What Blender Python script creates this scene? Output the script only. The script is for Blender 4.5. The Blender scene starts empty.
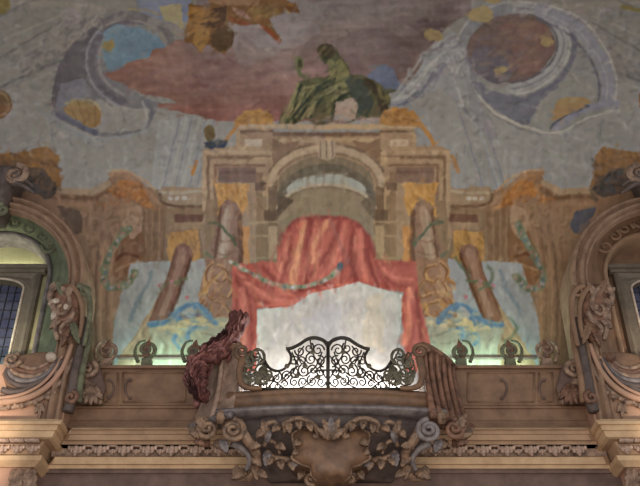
import bpy, bmesh, math, random
import numpy as np
from mathutils import Vector
random.seed(4); rng = np.random.default_rng(11)
SC = bpy.context.scene
COL = SC.collection
# ------------------------------------------------------------------ camera
F = 900.0; TH = math.radians(35.0); CT, ST = math.cos(TH), math.sin(TH)
CAMZ = 1.6
cam = bpy.data.cameras.new('camera'); camo = bpy.data.objects.new('camera', cam); COL.objects.link(camo)
camo.location = (0, 0, CAMZ); camo.rotation_euler = (math.radians(90+35), 0, 0)
cam.sensor_width = 36; cam.lens = F/640*36; cam.clip_end = 200
SC.camera = camo
def P(px, py, Y):
    a = (px-320)/F; b = (243-py)/F
    dy = CT-b*ST; dz = ST+b*CT; t = Y/dy
    return Vector((a*t, Y, CAMZ+dz*t))
def proj(X, Y, Z):
    z = Z-CAMZ; w = Y*CT+z*ST; v = -Y*ST+z*CT
    return 320+F*X/w, 243-F*v/w
XM = 0.125     # axis of the wall, metres right of the viewer
# ------------------------------------------------------------------ materials
def s2l(c):
    c = np.asarray(c, float)/255.
    return np.where(c <= .04045, c/12.92, ((c+.055)/1.055)**2.4)
def mat(name, rgb, rough=.7, var=.18, scale=6., bump=.15, metal=0., bscale=40., rgb2=None, emis=None):
    m = bpy.data.materials.new(name); m.use_nodes = True
    nt = m.node_tree; b = nt.nodes['Principled BSDF']
    c = s2l(rgb); c2 = s2l(rgb2) if rgb2 is not None else c*(1-var)
    tc = nt.nodes.new('ShaderNodeTexCoord'); n = nt.nodes.new('ShaderNodeTexNoise')
    n.inputs['Scale'].default_value = scale; n.inputs['Detail'].default_value = 6; n.inputs['Roughness'].default_value = .65
    nt.links.new(tc.outputs['Object'], n.inputs['Vector'])
    r = nt.nodes.new('ShaderNodeValToRGB')
    r.color_ramp.elements[0].position = .35; r.color_ramp.elements[1].position = .65
    r.color_ramp.elements[0].color = (*c2, 1); r.color_ramp.elements[1].color = (*np.minimum(c*(1+var*.4), 1), 1)
    nt.links.new(n.outputs['Fac'], r.inputs['Fac']); nt.links.new(r.outputs['Color'], b.inputs['Base Color'])
    b.inputs['Roughness'].default_value = rough; b.inputs['Metallic'].default_value = metal
    if bump:
        n2 = nt.nodes.new('ShaderNodeTexNoise'); n2.inputs['Scale'].default_value = bscale; n2.inputs['Detail'].default_value = 4
        nt.links.new(tc.outputs['Object'], n2.inputs['Vector'])
        bp = nt.nodes.new('ShaderNodeBump'); bp.inputs['Strength'].default_value = bump; bp.inputs['Distance'].default_value = .03
        nt.links.new(n2.outputs['Fac'], bp.inputs['Height']); nt.links.new(bp.outputs['Normal'], b.inputs['Normal'])
    return m
M = {}
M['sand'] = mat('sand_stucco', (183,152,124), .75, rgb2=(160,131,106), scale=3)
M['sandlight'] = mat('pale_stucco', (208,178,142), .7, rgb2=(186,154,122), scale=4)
M['pink'] = mat('rose_stucco', (186,146,126), .7, rgb2=(170,140,116), scale=2)
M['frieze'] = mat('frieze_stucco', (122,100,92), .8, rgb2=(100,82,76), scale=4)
M['brown'] = mat('brown_stucco', (146,116,92), .6, rgb2=(122,94,76), scale=4)
M['balc'] = mat('walnut_stucco', (128,97,72), .5, rgb2=(92,70,58), scale=5)
M['orn'] = mat('carved_stucco', (172,144,124), .6, rgb2=(98,78,68), scale=11)
M['ornb'] = mat('carved_balcony_stucco', (152,124,102), .5, rgb2=(84,66,56), scale=12)
M['rosew'] = mat('reddish_stucco', (146,108,88), .55, rgb2=(86,62,52), scale=8)
M['grey'] = mat('grey_stucco', (136,128,128), .5, rgb2=(98,90,92), scale=7)
M['belly'] = mat('shadowy_brown_stucco', (104,90,86), .6, rgb2=(74,64,62), scale=6)  # brown darkened to hold the shade under the balcony and in hollows
M['green'] = mat('greenlit_stucco', (118,124,102), .8, rgb2=(92,98,80), scale=5)  # green of the niche light put into the reveal's colour
M['glowcream'] = mat('yellow_glow_plaster', (196,192,150), .9, rgb2=(176,172,132), scale=2)  # yellow glow of the left lunette put into the plaster colour
M['verd'] = mat('verdigris_stucco', (118,122,98), .7, rgb2=(88,84,68), scale=9)
M['ivory'] = mat('ivory_stucco', (212,200,186), .5, rgb2=(170,150,135), scale=9)
M['frame'] = mat('window_frame', (128,118,104), .6, rgb2=(108,98,88), scale=5)
M['glass'] = mat('leaded_glass', (92,94,112), .3, rgb2=(58,62,92), scale=3, bump=.05)
M['lead'] = mat('lead_came', (52,50,56), .5)
M['iron'] = mat('wrought_iron', (62,56,50), .45, rgb2=(44,40,36), scale=20, metal=.3)
M['irong'] = mat('tarnished_gilt_iron', (118,112,94), .45, rgb2=(74,68,56), scale=30, metal=.3)
M['drape'] = mat('claret_drape', (132,82,78), .6, rgb2=(50,26,28), scale=16)  # dark mottling stands for shade in the creases
M['leafs'] = mat('pale_carved_stucco', (206,180,164), .6, rgb2=(150,124,110), scale=12)
M['wingp'] = mat('pale_wing_stucco', (178,152,136), .6, rgb2=(128,106,94), scale=6)
M['drape_lit'] = mat('lit_claret_drape', (170,118,112), .55, rgb2=(84,42,42), scale=14)  # lit copy of the drape, for its bright ridges
M['drape_shade'] = mat('shaded_claret_drape', (70,34,34), .7, rgb2=(34,18,20), scale=12)  # shaded copy of the drape, for its black crevices
M['plaster'] = mat('plain_plaster', (150,148,138), .9)
M['floor'] = mat('floor_marble', (150,128,108), .5)
M['archs'] = mat('dusky_rose_stucco', (158,128,106), .65, rgb2=(128,102,84), scale=5)
M['lamp'] = mat('lamp_housing', (190,190,185), .5)
# ------------------------------------------------------------------ mesh helpers
def link(name, bm, m, parent=None, smooth=True):
    me = bpy.data.meshes.new(name)
    bmesh.ops.recalc_face_normals(bm, faces=bm.faces)
    bm.to_mesh(me); bm.free()
    me.materials.append(M[m] if isinstance(m, str) else m)
    if smooth:
        for p in me.polygons: p.use_smooth = True
    o = bpy.data.objects.new(name, me); COL.objects.link(o)
    if parent: o.parent = parent
    return o
def thing(name, label, cat, loc=(0,0,0), group=None):
    o = bpy.data.objects.new(name, None); COL.objects.link(o); o.empty_display_size = .1
    o.location = loc; o['label'] = label; o['category'] = cat
    if group: o['group'] = group
    return o
def put(o, root):      # parent a mesh made in world coordinates under an Empty
    o.parent = root
    v = Vector(root.location)
    if o.type == 'MESH':
        o.data.transform(__import__('mathutils').Matrix.Translation(-v))
    return o
def part(name, bm, m, root, smooth=True, label=None):
    o = link(name, bm, m, None, smooth); put(o, root)
    if label: o['label'] = label
    return o
def sub(name, bm, m, par, root, smooth=True):
    o = link(name, bm, m, None, smooth); put(o, root); o.parent = par
    return o
def structure(name, bm, m, smooth=False, parent=None):
    o = link(name, bm, m, parent, smooth); 
    if not parent: o['kind'] = 'structure'
    return o
def box(bm, x0, x1, y0, y1, z0, z1):
    vs = [bm.verts.new((x, y, z)) for z in (z0, z1) for x, y in ((x0,y0),(x1,y0),(x1,y1),(x0,y1))]
    for f in ((0,3,2,1),(4,5,6,7),(0,1,5,4),(1,2,6,5),(2,3,7,6),(3,0,4,7)): bm.faces.new([vs[i] for i in f])
def grid(bm, rows, close_u=False):
    V = [[bm.verts.new(p) for p in r] for r in rows]
    for i in range(len(V)-1):
        n = len(V[i])
        for j in range(n if close_u else n-1):
            k = (j+1) % n
            try: bm.faces.new((V[i][j], V[i][k], V[i+1][k], V[i+1][j]))
            except ValueError: pass
    return V
def catmull(pts, n=6):
    pts = [Vector(p) for p in pts]
    if len(pts) < 3: return pts
    out = []
    for i in range(len(pts)-1):
        p0 = pts[max(i-1,0)]; p1 = pts[i]; p2 = pts[i+1]; p3 = pts[min(i+2,len(pts)-1)]
        for k in range(n):
            t = k/n
            out.append(.5*((2*p1)+(-p0+p2)*t+(2*p0-5*p1+4*p2-p3)*t*t+(-p0+3*p1-3*p2+p3)*t**3))
    out.append(pts[-1]); return out
def tube(bm, pts, r0, r1=None, seg=8, rm=None, flat=1.0, ridge=0.):
    """swept tube of elliptical section along world points lying about the XZ plane; flat scales its depth (Y)"""
    if r1 is None: r1 = r0
    pts = [Vector(p) for p in pts]; n = len(pts); rings = []
    for i, p in enumerate(pts):
        d = (pts[min(i+1,n-1)]-pts[max(i-1,0)])
        if d.length < 1e-9: d = Vector((1,0,0))
        d.normalize()
        yv = Vector((0,-1,0)); s = d.cross(yv)
        if s.length < 1e-3: s = Vector((1,0,0))
        s.normalize(); u = s.cross(d).normalized()
        t = i/(n-1)
        r = r0+(r1-r0)*t if rm is None else ((1-t)**2*r0+2*t*(1-t)*rm+t*t*r1)
        ring = []
        for k in range(seg):
            a = 2*math.pi*k/seg
            q = r*(1+ridge*math.cos(3*a))
            ring.append(p+s*(q*math.cos(a))+u*(q*math.sin(a)*flat))
        rings.append(ring)
    V = grid(bm, rings, True)
    bm.faces.new(V[0][::-1]); bm.faces.new(V[-1])
def ptube(bm, px, Y, r0, r1=None, n=5, dY=0., **k):
    """tube through measured points, (px,py[,Y])"""
    pts = [P(q[0], q[1], q[2] if len(q) > 2 else Y+dY*i/max(1,len(px)-1)) for i, q in enumerate(px)]
    tube(bm, catmull(pts, n), r0, r1, **k)
MPX = .0152
def spiral_pts(c, R, turns, a0, Y, dirn=1, rend=.12, n=None, depth=0.):
    """spiral in the wall plane; c world centre (x,z) , R metres"""
    n = n or max(10, int(turns*20)); out = []
    for i in range(n+1):
        t = i/n; a = a0+dirn*turns*2*math.pi*t
        r = R*(1-(1-rend)*t**.8)
        out.append(Vector((c[0]+r*math.cos(a), Y-depth*t, c[1]+r*math.sin(a))))
    return out
def volute(bm, px, py, R, turns, a0, Y, dirn=1, r=.03, r1=None, depth=.05, flat=1.):
    c = P(px, py, Y); tube(bm, spiral_pts((c.x, c.z), R, turns, a0, Y, dirn, depth=depth), r, r1 if r1 else r*.6, flat=flat)
    return c
def ball(bm, c, r, sx=1, sy=1, sz=1, seg=12):
    res = bmesh.ops.create_uvsphere(bm, u_segments=seg, v_segments=max(6, seg*2//3), radius=r)
    for v in res['verts']: v.co = Vector((v.co.x*sx, v.co.y*sy, v.co.z*sz))+Vector(c)
def relief(bm, outline, Y, depth, back=.05, centre=None, ins=(.92,.7,.35), prof=(.55,.9,1.), world=False):
    """solid domed relief: outline in measured px on the plane Y, bulging toward the room"""
    pts = [Vector(p) if world else P(p[0], p[1], Y) for p in outline]
    c = sum(pts, Vector())/len(pts) if centre is None else (P(*centre, Y) if not world else Vector(centre))
    rows = [[p+Vector((0,back,0)) for p in pts], pts]
    for k, h in zip(ins, prof): rows.append([c+(p-c)*k+Vector((0,-depth*h,0)) for p in pts])
    V = grid(bm, rows, True)
    bm.faces.new(V[0]); cv = bm.verts.new(c+Vector((0,-depth*prof[-1],0)))
    n = len(pts)
    for i in range(n): bm.faces.new((V[-1][i], V[-1][(i+1)%n], cv))
def leaf(bm, base, tip, w, Y, lobes=4, depth=.06, curl=.5, back=.02):
    """acanthus leaf: lobed outline, midrib and a tip that curls out; base/tip in px"""
    a = P(*base, Y); b = P(*tip, Y); d = b-a; L = d.length; d.normalize()
    s = d.cross(Vector((0,1,0))).normalized()
    n = lobes*4; rows = []; th = .012
    for i in range(n+1):
        t = i/n
        lob = .72+.28*abs(math.sin(math.pi*lobes*t))
        hw = w*.5*(math.sin(math.pi*min(1, .12+.88*t))**.7)*lob*(1-.25*t)+.004
        out = depth*(.5*math.sin(math.pi*t)+curl*t**3)
        row = []
        for k, f in ((-1,0),(-.55,.8),(-.12,.35),(0,1.),(.12,.35),(.55,.8),(1,0)):
            row.append(a+d*(L*t*(1-.05*abs(k)))+s*(hw*k)+Vector((0,-(out+f*depth*.45*math.sin(math.pi*(.1+.85*t))),0)))
        rows.append(row)
    back_rows = [[p+Vector((0,back+depth*.2,0)) for p in (r[0], r[3], r[6])] for r in rows]
    ring = []
    for r, br in zip(rows, back_rows): ring.append(r+[br[2], br[1], br[0]])
    V = grid(bm, ring, True); bm.faces.new(V[0][::-1]); bm.faces.new(V[-1])
NB = bmesh.new

# ------------------------------------------------------------------ the vault and its painting
YW, ZS, RA, RB = 12.5, 8.5, 6.0, 6.0       # wall plane, springing, radii of the cove
TMAX = math.radians(64)
def vault(s):                               # s = arc length from z 7.2
    if s < ZS-7.2: return YW, 7.2+s
    t = (s-(ZS-7.2))/RA
    return YW-RA+RA*math.cos(t), ZS+RB*math.sin(t)
# painter's raster (2 samples per unit); the cartoon is measured in units of the photograph
S = 2; X0, Y0, X1, Y1 = -60, -50, 700, 420
W_, H_ = (X1-X0)*S, (Y1-Y0)*S
IMG = np.zeros((H_, W_, 3)); IDS = np.zeros((H_, W_), np.int16)
GX, GY = np.meshgrid(X0+(np.arange(W_)+.5)/S, Y0+(np.arange(H_)+.5)/S)
NAMES = ['painted_vault']
LABEL = {}
def pid(name):
    if name is None: return None
    if name not in NAMES: NAMES.append(name)
    return NAMES.index(name)
def noise(cx, cy, oct_=4, seed=0, pers=.55):
    r = np.random.default_rng(seed); out = np.zeros((H_, W_)); amp = 1.; tot = 0
    for o in range(oct_):
        nx = max(2, int((X1-X0)/cx))+2; ny = max(2, int((Y1-Y0)/cy))+2
        g = r.random((ny, nx))
        fx = np.linspace(0, nx-1.001, W_); fy = np.linspace(0, ny-1.001, H_)
        ix = fx.astype(int); iy = fy.astype(int); tx = fx-ix; ty = fy-iy
        tx = tx*tx*(3-2*tx); ty = ty*ty*(3-2*ty)
        a = g[iy][:, ix]*(1-tx)+g[iy][:, ix+1]*tx; b = g[iy+1][:, ix]*(1-tx)+g[iy+1][:, ix+1]*tx
        out += amp*(a*(1-ty)[:, None]+b*ty[:, None]); tot += amp; amp *= pers; cx /= 2; cy /= 2
    return out/tot-.5
WOBX, WOBY = noise(14, 14, 3, 5)*5, noise(14, 14, 3, 6)*5
N1 = noise(40, 40, 5, 1); N2 = noise(6, 6, 3, 2); NV = noise(3.5, 30, 3, 3); NH = noise(30, 4, 3, 4)
def win(xa, ya, xb, yb, m=4):
    i0 = max(0, int((ya-m-Y0)*S)); i1 = min(H_, int((yb+m-Y0)*S)+1); j0 = max(0, int((xa-m-X0)*S)); j1 = min(W_, int((xb+m-X0)*S)+1)
    return slice(i0, max(i0, i1)), slice(j0, max(j0, j1))
def inpoly(pts, gx, gy):
    m = np.zeros(gx.shape, bool); n = len(pts)
    for i in range(n):
        x1, y1 = pts[i]; x2, y2 = pts[(i+1) % n]
        if y1 == y2: continue
        c = ((y1 > gy) != (y2 > gy)) & (gx < (x2-x1)*(gy-y1)/(y2-y1)+x1)
        m ^= c
    return m
def blend(w, m, col, a):
    A = (m*a)[..., None]
    IMG[w] = IMG[w]*(1-A)+np.asarray(col, float)*A
def smooth2(pts, n=5): return [(p[0], p[1]) for p in catmull([(x, y, 0) for x, y in pts], n)]
def poly(pts, col, a=1., name=None, wob=0., col2=None, axis=None, sm=False):
    """filled shape; col2 with axis=((x,y),(x,y)) grades between two pigments"""
    if sm: pts = smooth2(list(pts)+[pts[0]])
    xs = [p[0] for p in pts]; ys = [p[1] for p in pts]
    w = win(min(xs), min(ys), max(xs), max(ys), 6)
    gx, gy = GX[w], GY[w]
    if gx.size == 0: return
    m = inpoly(pts, gx+WOBX[w]*wob, gy+WOBY[w]*wob)
    c = np.asarray(col, float)
    if col2 is not None:
        (ax, ay), (bx, by) = axis; L = (bx-ax)**2+(by-ay)**2
        t = np.clip(((gx-ax)*(bx-ax)+(gy-ay)*(by-ay))/L, 0, 1)[..., None]
        c = c*(1-t)+np.asarray(col2, float)*t
    blend(w, m, c, a)
    if name: IDS[w][m] = pid(name)
def rect(x0, y0, x1, y1, col, **k): poly([(x0,y0),(x1,y0),(x1,y1),(x0,y1)], col, **k)
def stroke(pts, wd, col, a=1., name=None, wd2=None, sm=True, soft=.6, wob=0.):
    if sm and len(pts) > 2: pts = smooth2(pts, 6)
    wd2 = wd if wd2 is None else wd2
    n = len(pts)-1
    xs = [p[0] for p in pts]; ys = [p[1] for p in pts]; mm = max(wd, wd2)
    w = win(min(xs), min(ys), max(xs), max(ys), mm+3)
    gx, gy = GX[w]+WOBX[w]*wob, GY[w]+WOBY[w]*wob
    if gx.size == 0: return
    best = np.full(gx.shape, 1e9)
    for i in range(n):
        (x1, y1), (x2, y2) = pts[i], pts[i+1]
        dx, dy = x2-x1, y2-y1; L = dx*dx+dy*dy+1e-9
        t = np.clip(((gx-x1)*dx+(gy-y1)*dy)/L, 0, 1)
        hw = .5*(wd+(wd2-wd)*(i+t)/n)
        best = np.minimum(best, np.hypot(gx-x1-t*dx, gy-y1-t*dy)-hw)
    m = np.clip(.5-best/max(soft, .01)*.5, 0, 1)
    blend(w, m, col, a)
    if name: IDS[w][best < 0] = pid(name)
def ell(cx, cy, rx, ry, col, rot=0., name=None, a=1., wob=0., col2=None, axis=None):
    c, s = math.cos(math.radians(rot)), math.sin(math.radians(rot))
    poly([(cx+rx*math.cos(t)*c-ry*math.sin(t)*s, cy+rx*math.cos(t)*s+ry*math.sin(t)*c) for t in np.linspace(0, 2*math.pi, 40, endpoint=False)], col, a, name, wob, col2, axis)
def dabs(pts, n, cols, r=(1,3), a=.6, seed=0, elong=1., ang=0., name=None):
    """short brush dabs scattered inside a shape"""
    rr = random.Random(seed); xs = [p[0] for p in pts]; ys = [p[1] for p in pts]; k = 0; tries = 0
    while k < n and tries < n*30:
        tries += 1
        x = rr.uniform(min(xs), max(xs)); y = rr.uniform(min(ys), max(ys))
        if not inpoly(pts, np.array([x]), np.array([y]))[0]: continue
        q = rr.uniform(*r); an = math.radians(ang+rr.uniform(-25, 25)); L = q*elong
        stroke([(x-L*math.cos(an), y-L*math.sin(an)), (x+L*math.cos(an), y+L*math.sin(an))], q, rr.choice(cols), a, None, q*.6, False, 1.2)
        k += 1
AX = 326.
def mx(pts, flip): return [((2*AX-x) if flip else x, y) for x, y in pts]

# ---- ground of plaster
IMG[:] = (118,115,109)
t_ = np.clip((GY-20)/170, 0, 1)[..., None]
IMG[:] = IMG*(1-t_)+np.array((137,135,131))*t_  # lighter downward: brightening from the hidden lights put into the ground colour
# painted coffers of the upper vault : faint ribs radiating on both sides
for fl in (0, 1):
    for (a, b, w1, c) in (((-20,95),(80,52),2.5,(92,92,92)),((-20,103),(82,58),2,(134,132,124)),((-20,70),(60,22),2,(98,96,94)),((0,0),(100,8),6,(128,122,112)),
        ((-10,45),(60,15),2,(134,130,120)),((55,150),(50,120),1.5,(112,112,112)),((-10,20),(60,-12),2,(100,98,96))):
        stroke(mx([a, b], fl), w1, c, .8, wob=.5)
    poly(mx([(20,62),(70,12),(95,8),(100,22),(60,55),(28,78)], fl), (124,118,112), .8, wob=1.)
    dabs(mx([(10,70),(70,10),(105,10),(60,60),(20,85)], fl), 70, [(96,92,94),(136,130,122),(108,104,104)], (1.,3.), .6, 3+fl, 1.6, -40 if not fl else 40)
    ell((2*AX-72) if fl else 72, 17, 8, 10, (126,118,116), wob=.5)
# pale pilaster strips coming down between the oculi and the attic
poly([(158,120),(188,118),(205,160),(180,190),(150,190)], (140,142,142), .6)
for x in (166, 178, 192, 200): stroke([(x+14,118),(x-4,190)], 1.6, (112,114,126), .7)
for x in (172, 185): stroke([(x+14,118),(x-4,190)], 3, (150,150,146), .5)
for x in (462, 476, 484): stroke([(x-6,100),(x+22,190)], 1.6, (106,108,120), .7)
stroke([(468,96),(500,190)], 4, (150,152,150), .5)
# ---- left oculus
def ring(cx, cy, rx, ry, w, col, a0=0, a1=360, rot=0, **k):
    c, s = math.cos(math.radians(rot)), math.sin(math.radians(rot)); P_ = []
    for t in np.radians(np.linspace(a0, a1, 40)): P_.append((cx+rx*math.cos(t)*c-ry*math.sin(t)*s, cy+rx*math.cos(t)*s+ry*math.sin(t)*c))
    stroke(P_, w, col, sm=False, **k)
OC = 'painted_oculus'
poly([(118,18),(96,26),(74,44),(60,66),(52,88),(53,112),(66,122),(90,134),(118,138),(142,130),(152,116),(160,104),(140,96),(110,70),(96,50),(104,30),(150,18)], (108,106,108), name=OC, wob=.6)
poly([(115,16),(88,30),(66,52),(54,80),(53,108),(70,98),(84,84),(90,60),(104,36),(140,22)], (92,88,92), name=OC, wob=.6, sm=True)
poly([(60,82),(84,78),(92,100),(70,108),(55,106)], (112,112,120), .8, wob=1)
poly([(96,98),(120,106),(150,108),(140,128),(112,134),(92,128)], (134,131,126), .9, wob=1)
ring(140, 62, 48, 42, 11, (98,94,100), 105, 262, 10, name=OC)
ring(140, 62, 42, 36, 3, (126,122,122), 105, 262, 10)
ring(140, 62, 54, 48, 2, (122,122,126), 105, 262, 10)
ring(132, 40, 38, 24, 9, (102,98,98), 215, 372, 8, name=OC)
ring(132, 40, 34, 20, 2, (124,120,116), 215, 372, 8)
poly([(101,42),(104,30),(116,24),(140,28),(160,38),(166,46),(162,54),(146,56),(124,64),(118,72),(108,70),(103,58)], (102,124,136), name='painted_sky_opening', wob=.6, col2=(92,112,128), axis=((110,30),(150,60)))
poly([(102,42),(112,38),(115,46),(106,52),(101,48)], (128,118,78), name=OC, wob=.8)
poly([(64,108),(72,102),(86,101),(98,108),(102,118),(94,128),(80,122),(66,114)], (142,128,84), name='painted_gilt_shell', wob=.7, sm=True, col2=(128,108,62), axis=((70,100),(95,128)))
for a_, b_ in (((70,104),(76,120)),((78,101),(84,123)),((87,101),(90,125)),((95,106),(96,127))): stroke([a_, b_], 1.3, (112,94,60), .7, wob=.4)
stroke([(66,103),(78,99),(92,101),(101,110)], 2, (156,144,100), .8, wob=.6)
stroke([(120,108),(124,124),(118,134)], 2, (110,110,108), .6, wob=1); stroke([(142,102),(146,116),(142,128)], 3, (150,150,146), .6, wob=1)
stroke([(148,102),(151,114),(146,128)], 3, (96,96,104), .7, wob=1); poly([(60,84),(90,84),(96,100),(72,102)], (118,116,120), .6, wob=2.5)
for r_ in (58, 50, 45): ring(140, 62, r_, r_-7, 1.2, (124,120,122) if r_ % 2 else (84,80,88), 110, 258, 10, a=.6)
stroke([(52,112),(62,118),(80,126),(96,133)], 4.5, (92,92,102), name=OC, wob=.5)
stroke([(50,116),(70,128),(100,139),(150,130)], 3, (128,130,132), wob=.5)
for (a, b) in (((40,112),(58,124)),((58,124),(92,142))): stroke([a, b], 5, (122,124,124), .7, wob=1)
# ---- upper sky gap
poly([(122,-50),(190,-50),(192,20),(178,26),(160,22),(140,12)], (110,116,132), wob=.8, name='painted_cloudy_sky')
poly([(160,6),(180,2),(184,26),(176,36),(166,22)], (146,136,102), .9, wob=1.)
stroke([(128,8),(150,10),(160,14)], 3, (134,124,96), .8, wob=1)
stroke([(150,20),(176,28),(186,38)], 7, (120,116,114), .9, wob=.5)
# ---- the great mauve cloud
CLD = 'painted_cloud'
cl = [(104,73),(118,70),(128,63),(150,56),(152,50),(166,48),(174,40),(186,38),(196,20),(200,-50),(474,-50),(470,14),(452,22),(440,34),(430,52),(424,66),(408,80),(396,96),(380,104),(392,112),(380,120),(285,120),(255,122),(205,117),(182,112),(158,108),(156,104),(176,103),(168,98),(140,94),(128,86),(112,80)]
poly(cl, (112,82,78), name=CLD, wob=.7)
poly([(205,118),(255,124),(300,118),(300,108),(200,108)], (100,76,80), .7, name=CLD, wob=1)
w = win(90, -50, 480, 130); m = IDS[w] == pid(CLD)
gx, gy = GX[w], GY[w]
t = np.clip((gy-10)/90, 0, 1); tx = np.clip((gx-330)/120, 0, 1)
c = np.array((118,110,108))*(1-t[..., None])+np.array((126,94,86))*t[..., None]
c = c*(1-tx[..., None]*.8)+np.array((96,82,80))*tx[..., None]*.8
lb = np.clip((210-gx)/60, 0, 1)[..., None]; c = c*(1-lb)+np.array((120,88,77))*lb
c += (N1[w]*36)[..., None]+(NH[w]*14)[..., None]
IMG[w] = np.where(m[..., None], c, IMG[w])
for i in range(46):
    x = random.uniform(115, 400); y = random.uniform(55, 110); 
    if inpoly(cl, np.array([x]), np.array([y]))[0] and inpoly(cl, np.array([x+14]), np.array([y-3]))[0]:
        stroke([(x-12,y+3),(x,y-2),(x+12,y-1)], random.uniform(2,5), random.choice([(100,70,68),(122,88,82),(108,84,88),(92,72,70)]), .35, soft=3)
poly([(228,30),(260,8),(330,0),(300,34),(262,62),(236,60)], (124,118,118), .45, wob=2.5, sm=True)
poly([(250,40),(300,22),(320,30),(290,50)], (132,126,128), .4, wob=2, sm=True)
poly([(330,40),(380,30),(410,60),(390,80),(350,70)], (92,80,82), .4, wob=2, sm=True)
stroke([(318,40),(296,58),(292,70)], 6, (98,88,88), .4, soft=4)
# blue drapery by the reclining figure
poly([(366,78),(378,66),(392,68),(398,80),(412,92),(396,96),(374,86)], (92,98,116), name='painted_blue_cloth', wob=.8, sm=True)
# ---- flying figure at the top
FG = 'painted_flying_figure'
poly([(188,4),(205,6),(214,0),(262,-6),(282,-4),(298,8),(300,14),(284,10),(268,18),(272,28),(282,40),(278,44),(268,34),(258,24),(240,26),(226,20),(232,38),(224,54),(212,48),(204,40),(200,53),(192,44),(184,42),(184,30),(192,16)], (112,82,50), name=FG, wob=.5)
poly([(188,8),(206,6),(200,26),(186,38),(188,22)], (134,98,52), wob=.6)
poly([(196,28),(210,28),(208,42),(200,51),(192,42)], (140,106,54), wob=.6)
poly([(200,24),(212,8),(226,6),(224,24),(212,28)], (78,58,44), wob=.6)
ell(222, 38, 11, 13, (84,66,46), 20, wob=.6)
poly([(226,14),(240,20),(252,24),(246,26),(232,22)], (120,70,52), wob=.5)
poly([(230,6),(242,10),(252,20),(240,18)], (138,108,94), wob=.4)
poly([(258,22),(270,30),(282,42),(278,43),(264,31)], (126,70,48), wob=.4)
poly([(250,8),(276,4),(280,14),(262,18),(252,16)], (120,96,50), wob=.6)
poly([(210,-50),(262,-50),(258,6),(225,6),(208,2)], (128,98,68), name=FG, wob=.6)
dabs([(186,8),(230,6),(296,4),(298,12),(262,20),(230,24),(212,46),(190,42)], 70, [(156,118,62),(84,60,40),(130,92,48),(98,72,44)], (1,2.4), .6, 9, 1.8, -40)
ell(292, 9, 8, 2.6, (100,70,44), 20, name=FG)
# ---- reclining green figure over the keystone
GF = 'painted_reclining_figure'
g = [(278,126),(281,114),(290,106),(296,94),(299,82),(308,78),(324,77),(331,74),(327,64),(318,57),(317,48),(326,44),(336,47),(340,56),(346,62),(352,74),(362,74),(374,80),(386,88),(398,91),(390,96),(390,108),(380,117),(362,118),(350,122),(330,122),(318,126),(305,118),(296,122),(288,128)]
poly(g, (82,82,60), name=GF, wob=.5)
ell(326, 51, 9, 8, (70,62,48), name=GF, wob=.5)
ell(298, 64, 5, 6, (100,100,72), name=GF, wob=1.2); ell(299, 64, 2.5, 4, (70,66,48), wob=.6)
poly([(330,62),(340,58),(350,72),(346,84),(334,82),(328,72)], (118,114,74), .9, wob=.8)
poly([(352,78),(366,80),(372,100),(368,116),(356,112),(350,96)], (60,66,60), .9, wob=1)
for q in ([(298,84),(290,104),(282,122)], [(306,88),(296,108),(290,122)], [(322,84),(308,96),(296,116)], [(336,88),(318,98),(308,116)], [(346,92),(332,100),(326,116)]): stroke(q, 3., (124,122,84), .85, wob=1.); stroke([(x+3.5, y+1) for x, y in q], 2.6, (52,58,46), .85, wob=1.)
stroke([(298,68),(302,76),(318,82)], 4, (92,92,66), name=GF)
stroke([(330,62),(340,74),(344,84)], 7, (112,110,74), .9)
stroke([(336,70),(324,84),(306,88),(296,100),(284,122)], 3, (124,120,82), .9)
stroke([(334,78),(320,86),(306,100),(292,118)], 3, (56,62,50), .9)
stroke([(344,82),(326,90),(312,104),(302,118)], 3, (118,116,80), .8)
stroke([(350,80),(358,98),(360,112)], 9, (66,72,64), .9)
stroke([(366,82),(378,92),(384,108)], 9, (66,58,44), .9)
stroke([(378,86),(382,98),(388,96)], 4, (108,102,64), .8)
stroke([(322,92),(330,104),(324,118)], 5, (92,92,62), .8)
dabs(g, 110, [(52,54,42),(120,116,80),(70,74,58),(98,88,58)], (.8,2.2), .6, 5, 2., -50)
poly([(336,100),(352,98),(358,106),(356,118),(340,124),(330,124),(334,112)], (142,128,114), name='painted_stone_group', wob=.8)
poly([(362,118),(378,116),(384,124),(372,130),(360,128)], (140,128,118), name='painted_stone_group', wob=.8)
dabs([(300,116),(380,116),(380,128),(300,128)], 40, [(150,140,122),(104,92,80),(128,114,102),(122,126,132)], (1,3), .7, 15, 1.4)
# ---- right oculus
def curl(x, y, R, a0, d=1, wd=2.4, lt=(152,149,144), dk=(92,90,96), a=.8, n=1.25):
    h_ = math.sin(x*12.9898+y*78.233)*43758.5; h_ -= math.floor(h_); R = R*(.65+.8*h_); n = .35+.45*h_; a0 = a0+6*h_; a = a*.72
    q = [(x+R*(1-.8*t)*math.cos(a0+d*t*n*6.283), y+R*(1-.8*t)*math.sin(a0+d*t*n*6.283)) for t in np.linspace(0, 1, 14)]
    stroke([(u+1.3, v+1.5) for u, v in q], wd*1.1, dk, a, None, wd*.5, False, 1.4, 1.5); stroke(q, wd, lt, a, None, wd*.4, False, 1.4, 1.5)
poly([(462,68),(478,40),(500,14),(540,4),(575,18),(605,52),(616,88),(602,112),(562,132),(530,127),(495,109),(474,90)], (121,120,116), name=OC+'_right', wob=.6, sm=True)
ell(510, 48, 46, 34, (100,84,79), -12, name='painted_sky_opening_right', wob=.8)
poly([(500,28),(530,20),(550,34),(548,58),(528,74),(506,66),(514,46)], (114,86,76), .7, wob=2, sm=True)
poly([(466,62),(484,46),(504,56),(510,78),(488,82)], (88,84,92), .8, wob=2, sm=True)
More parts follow.
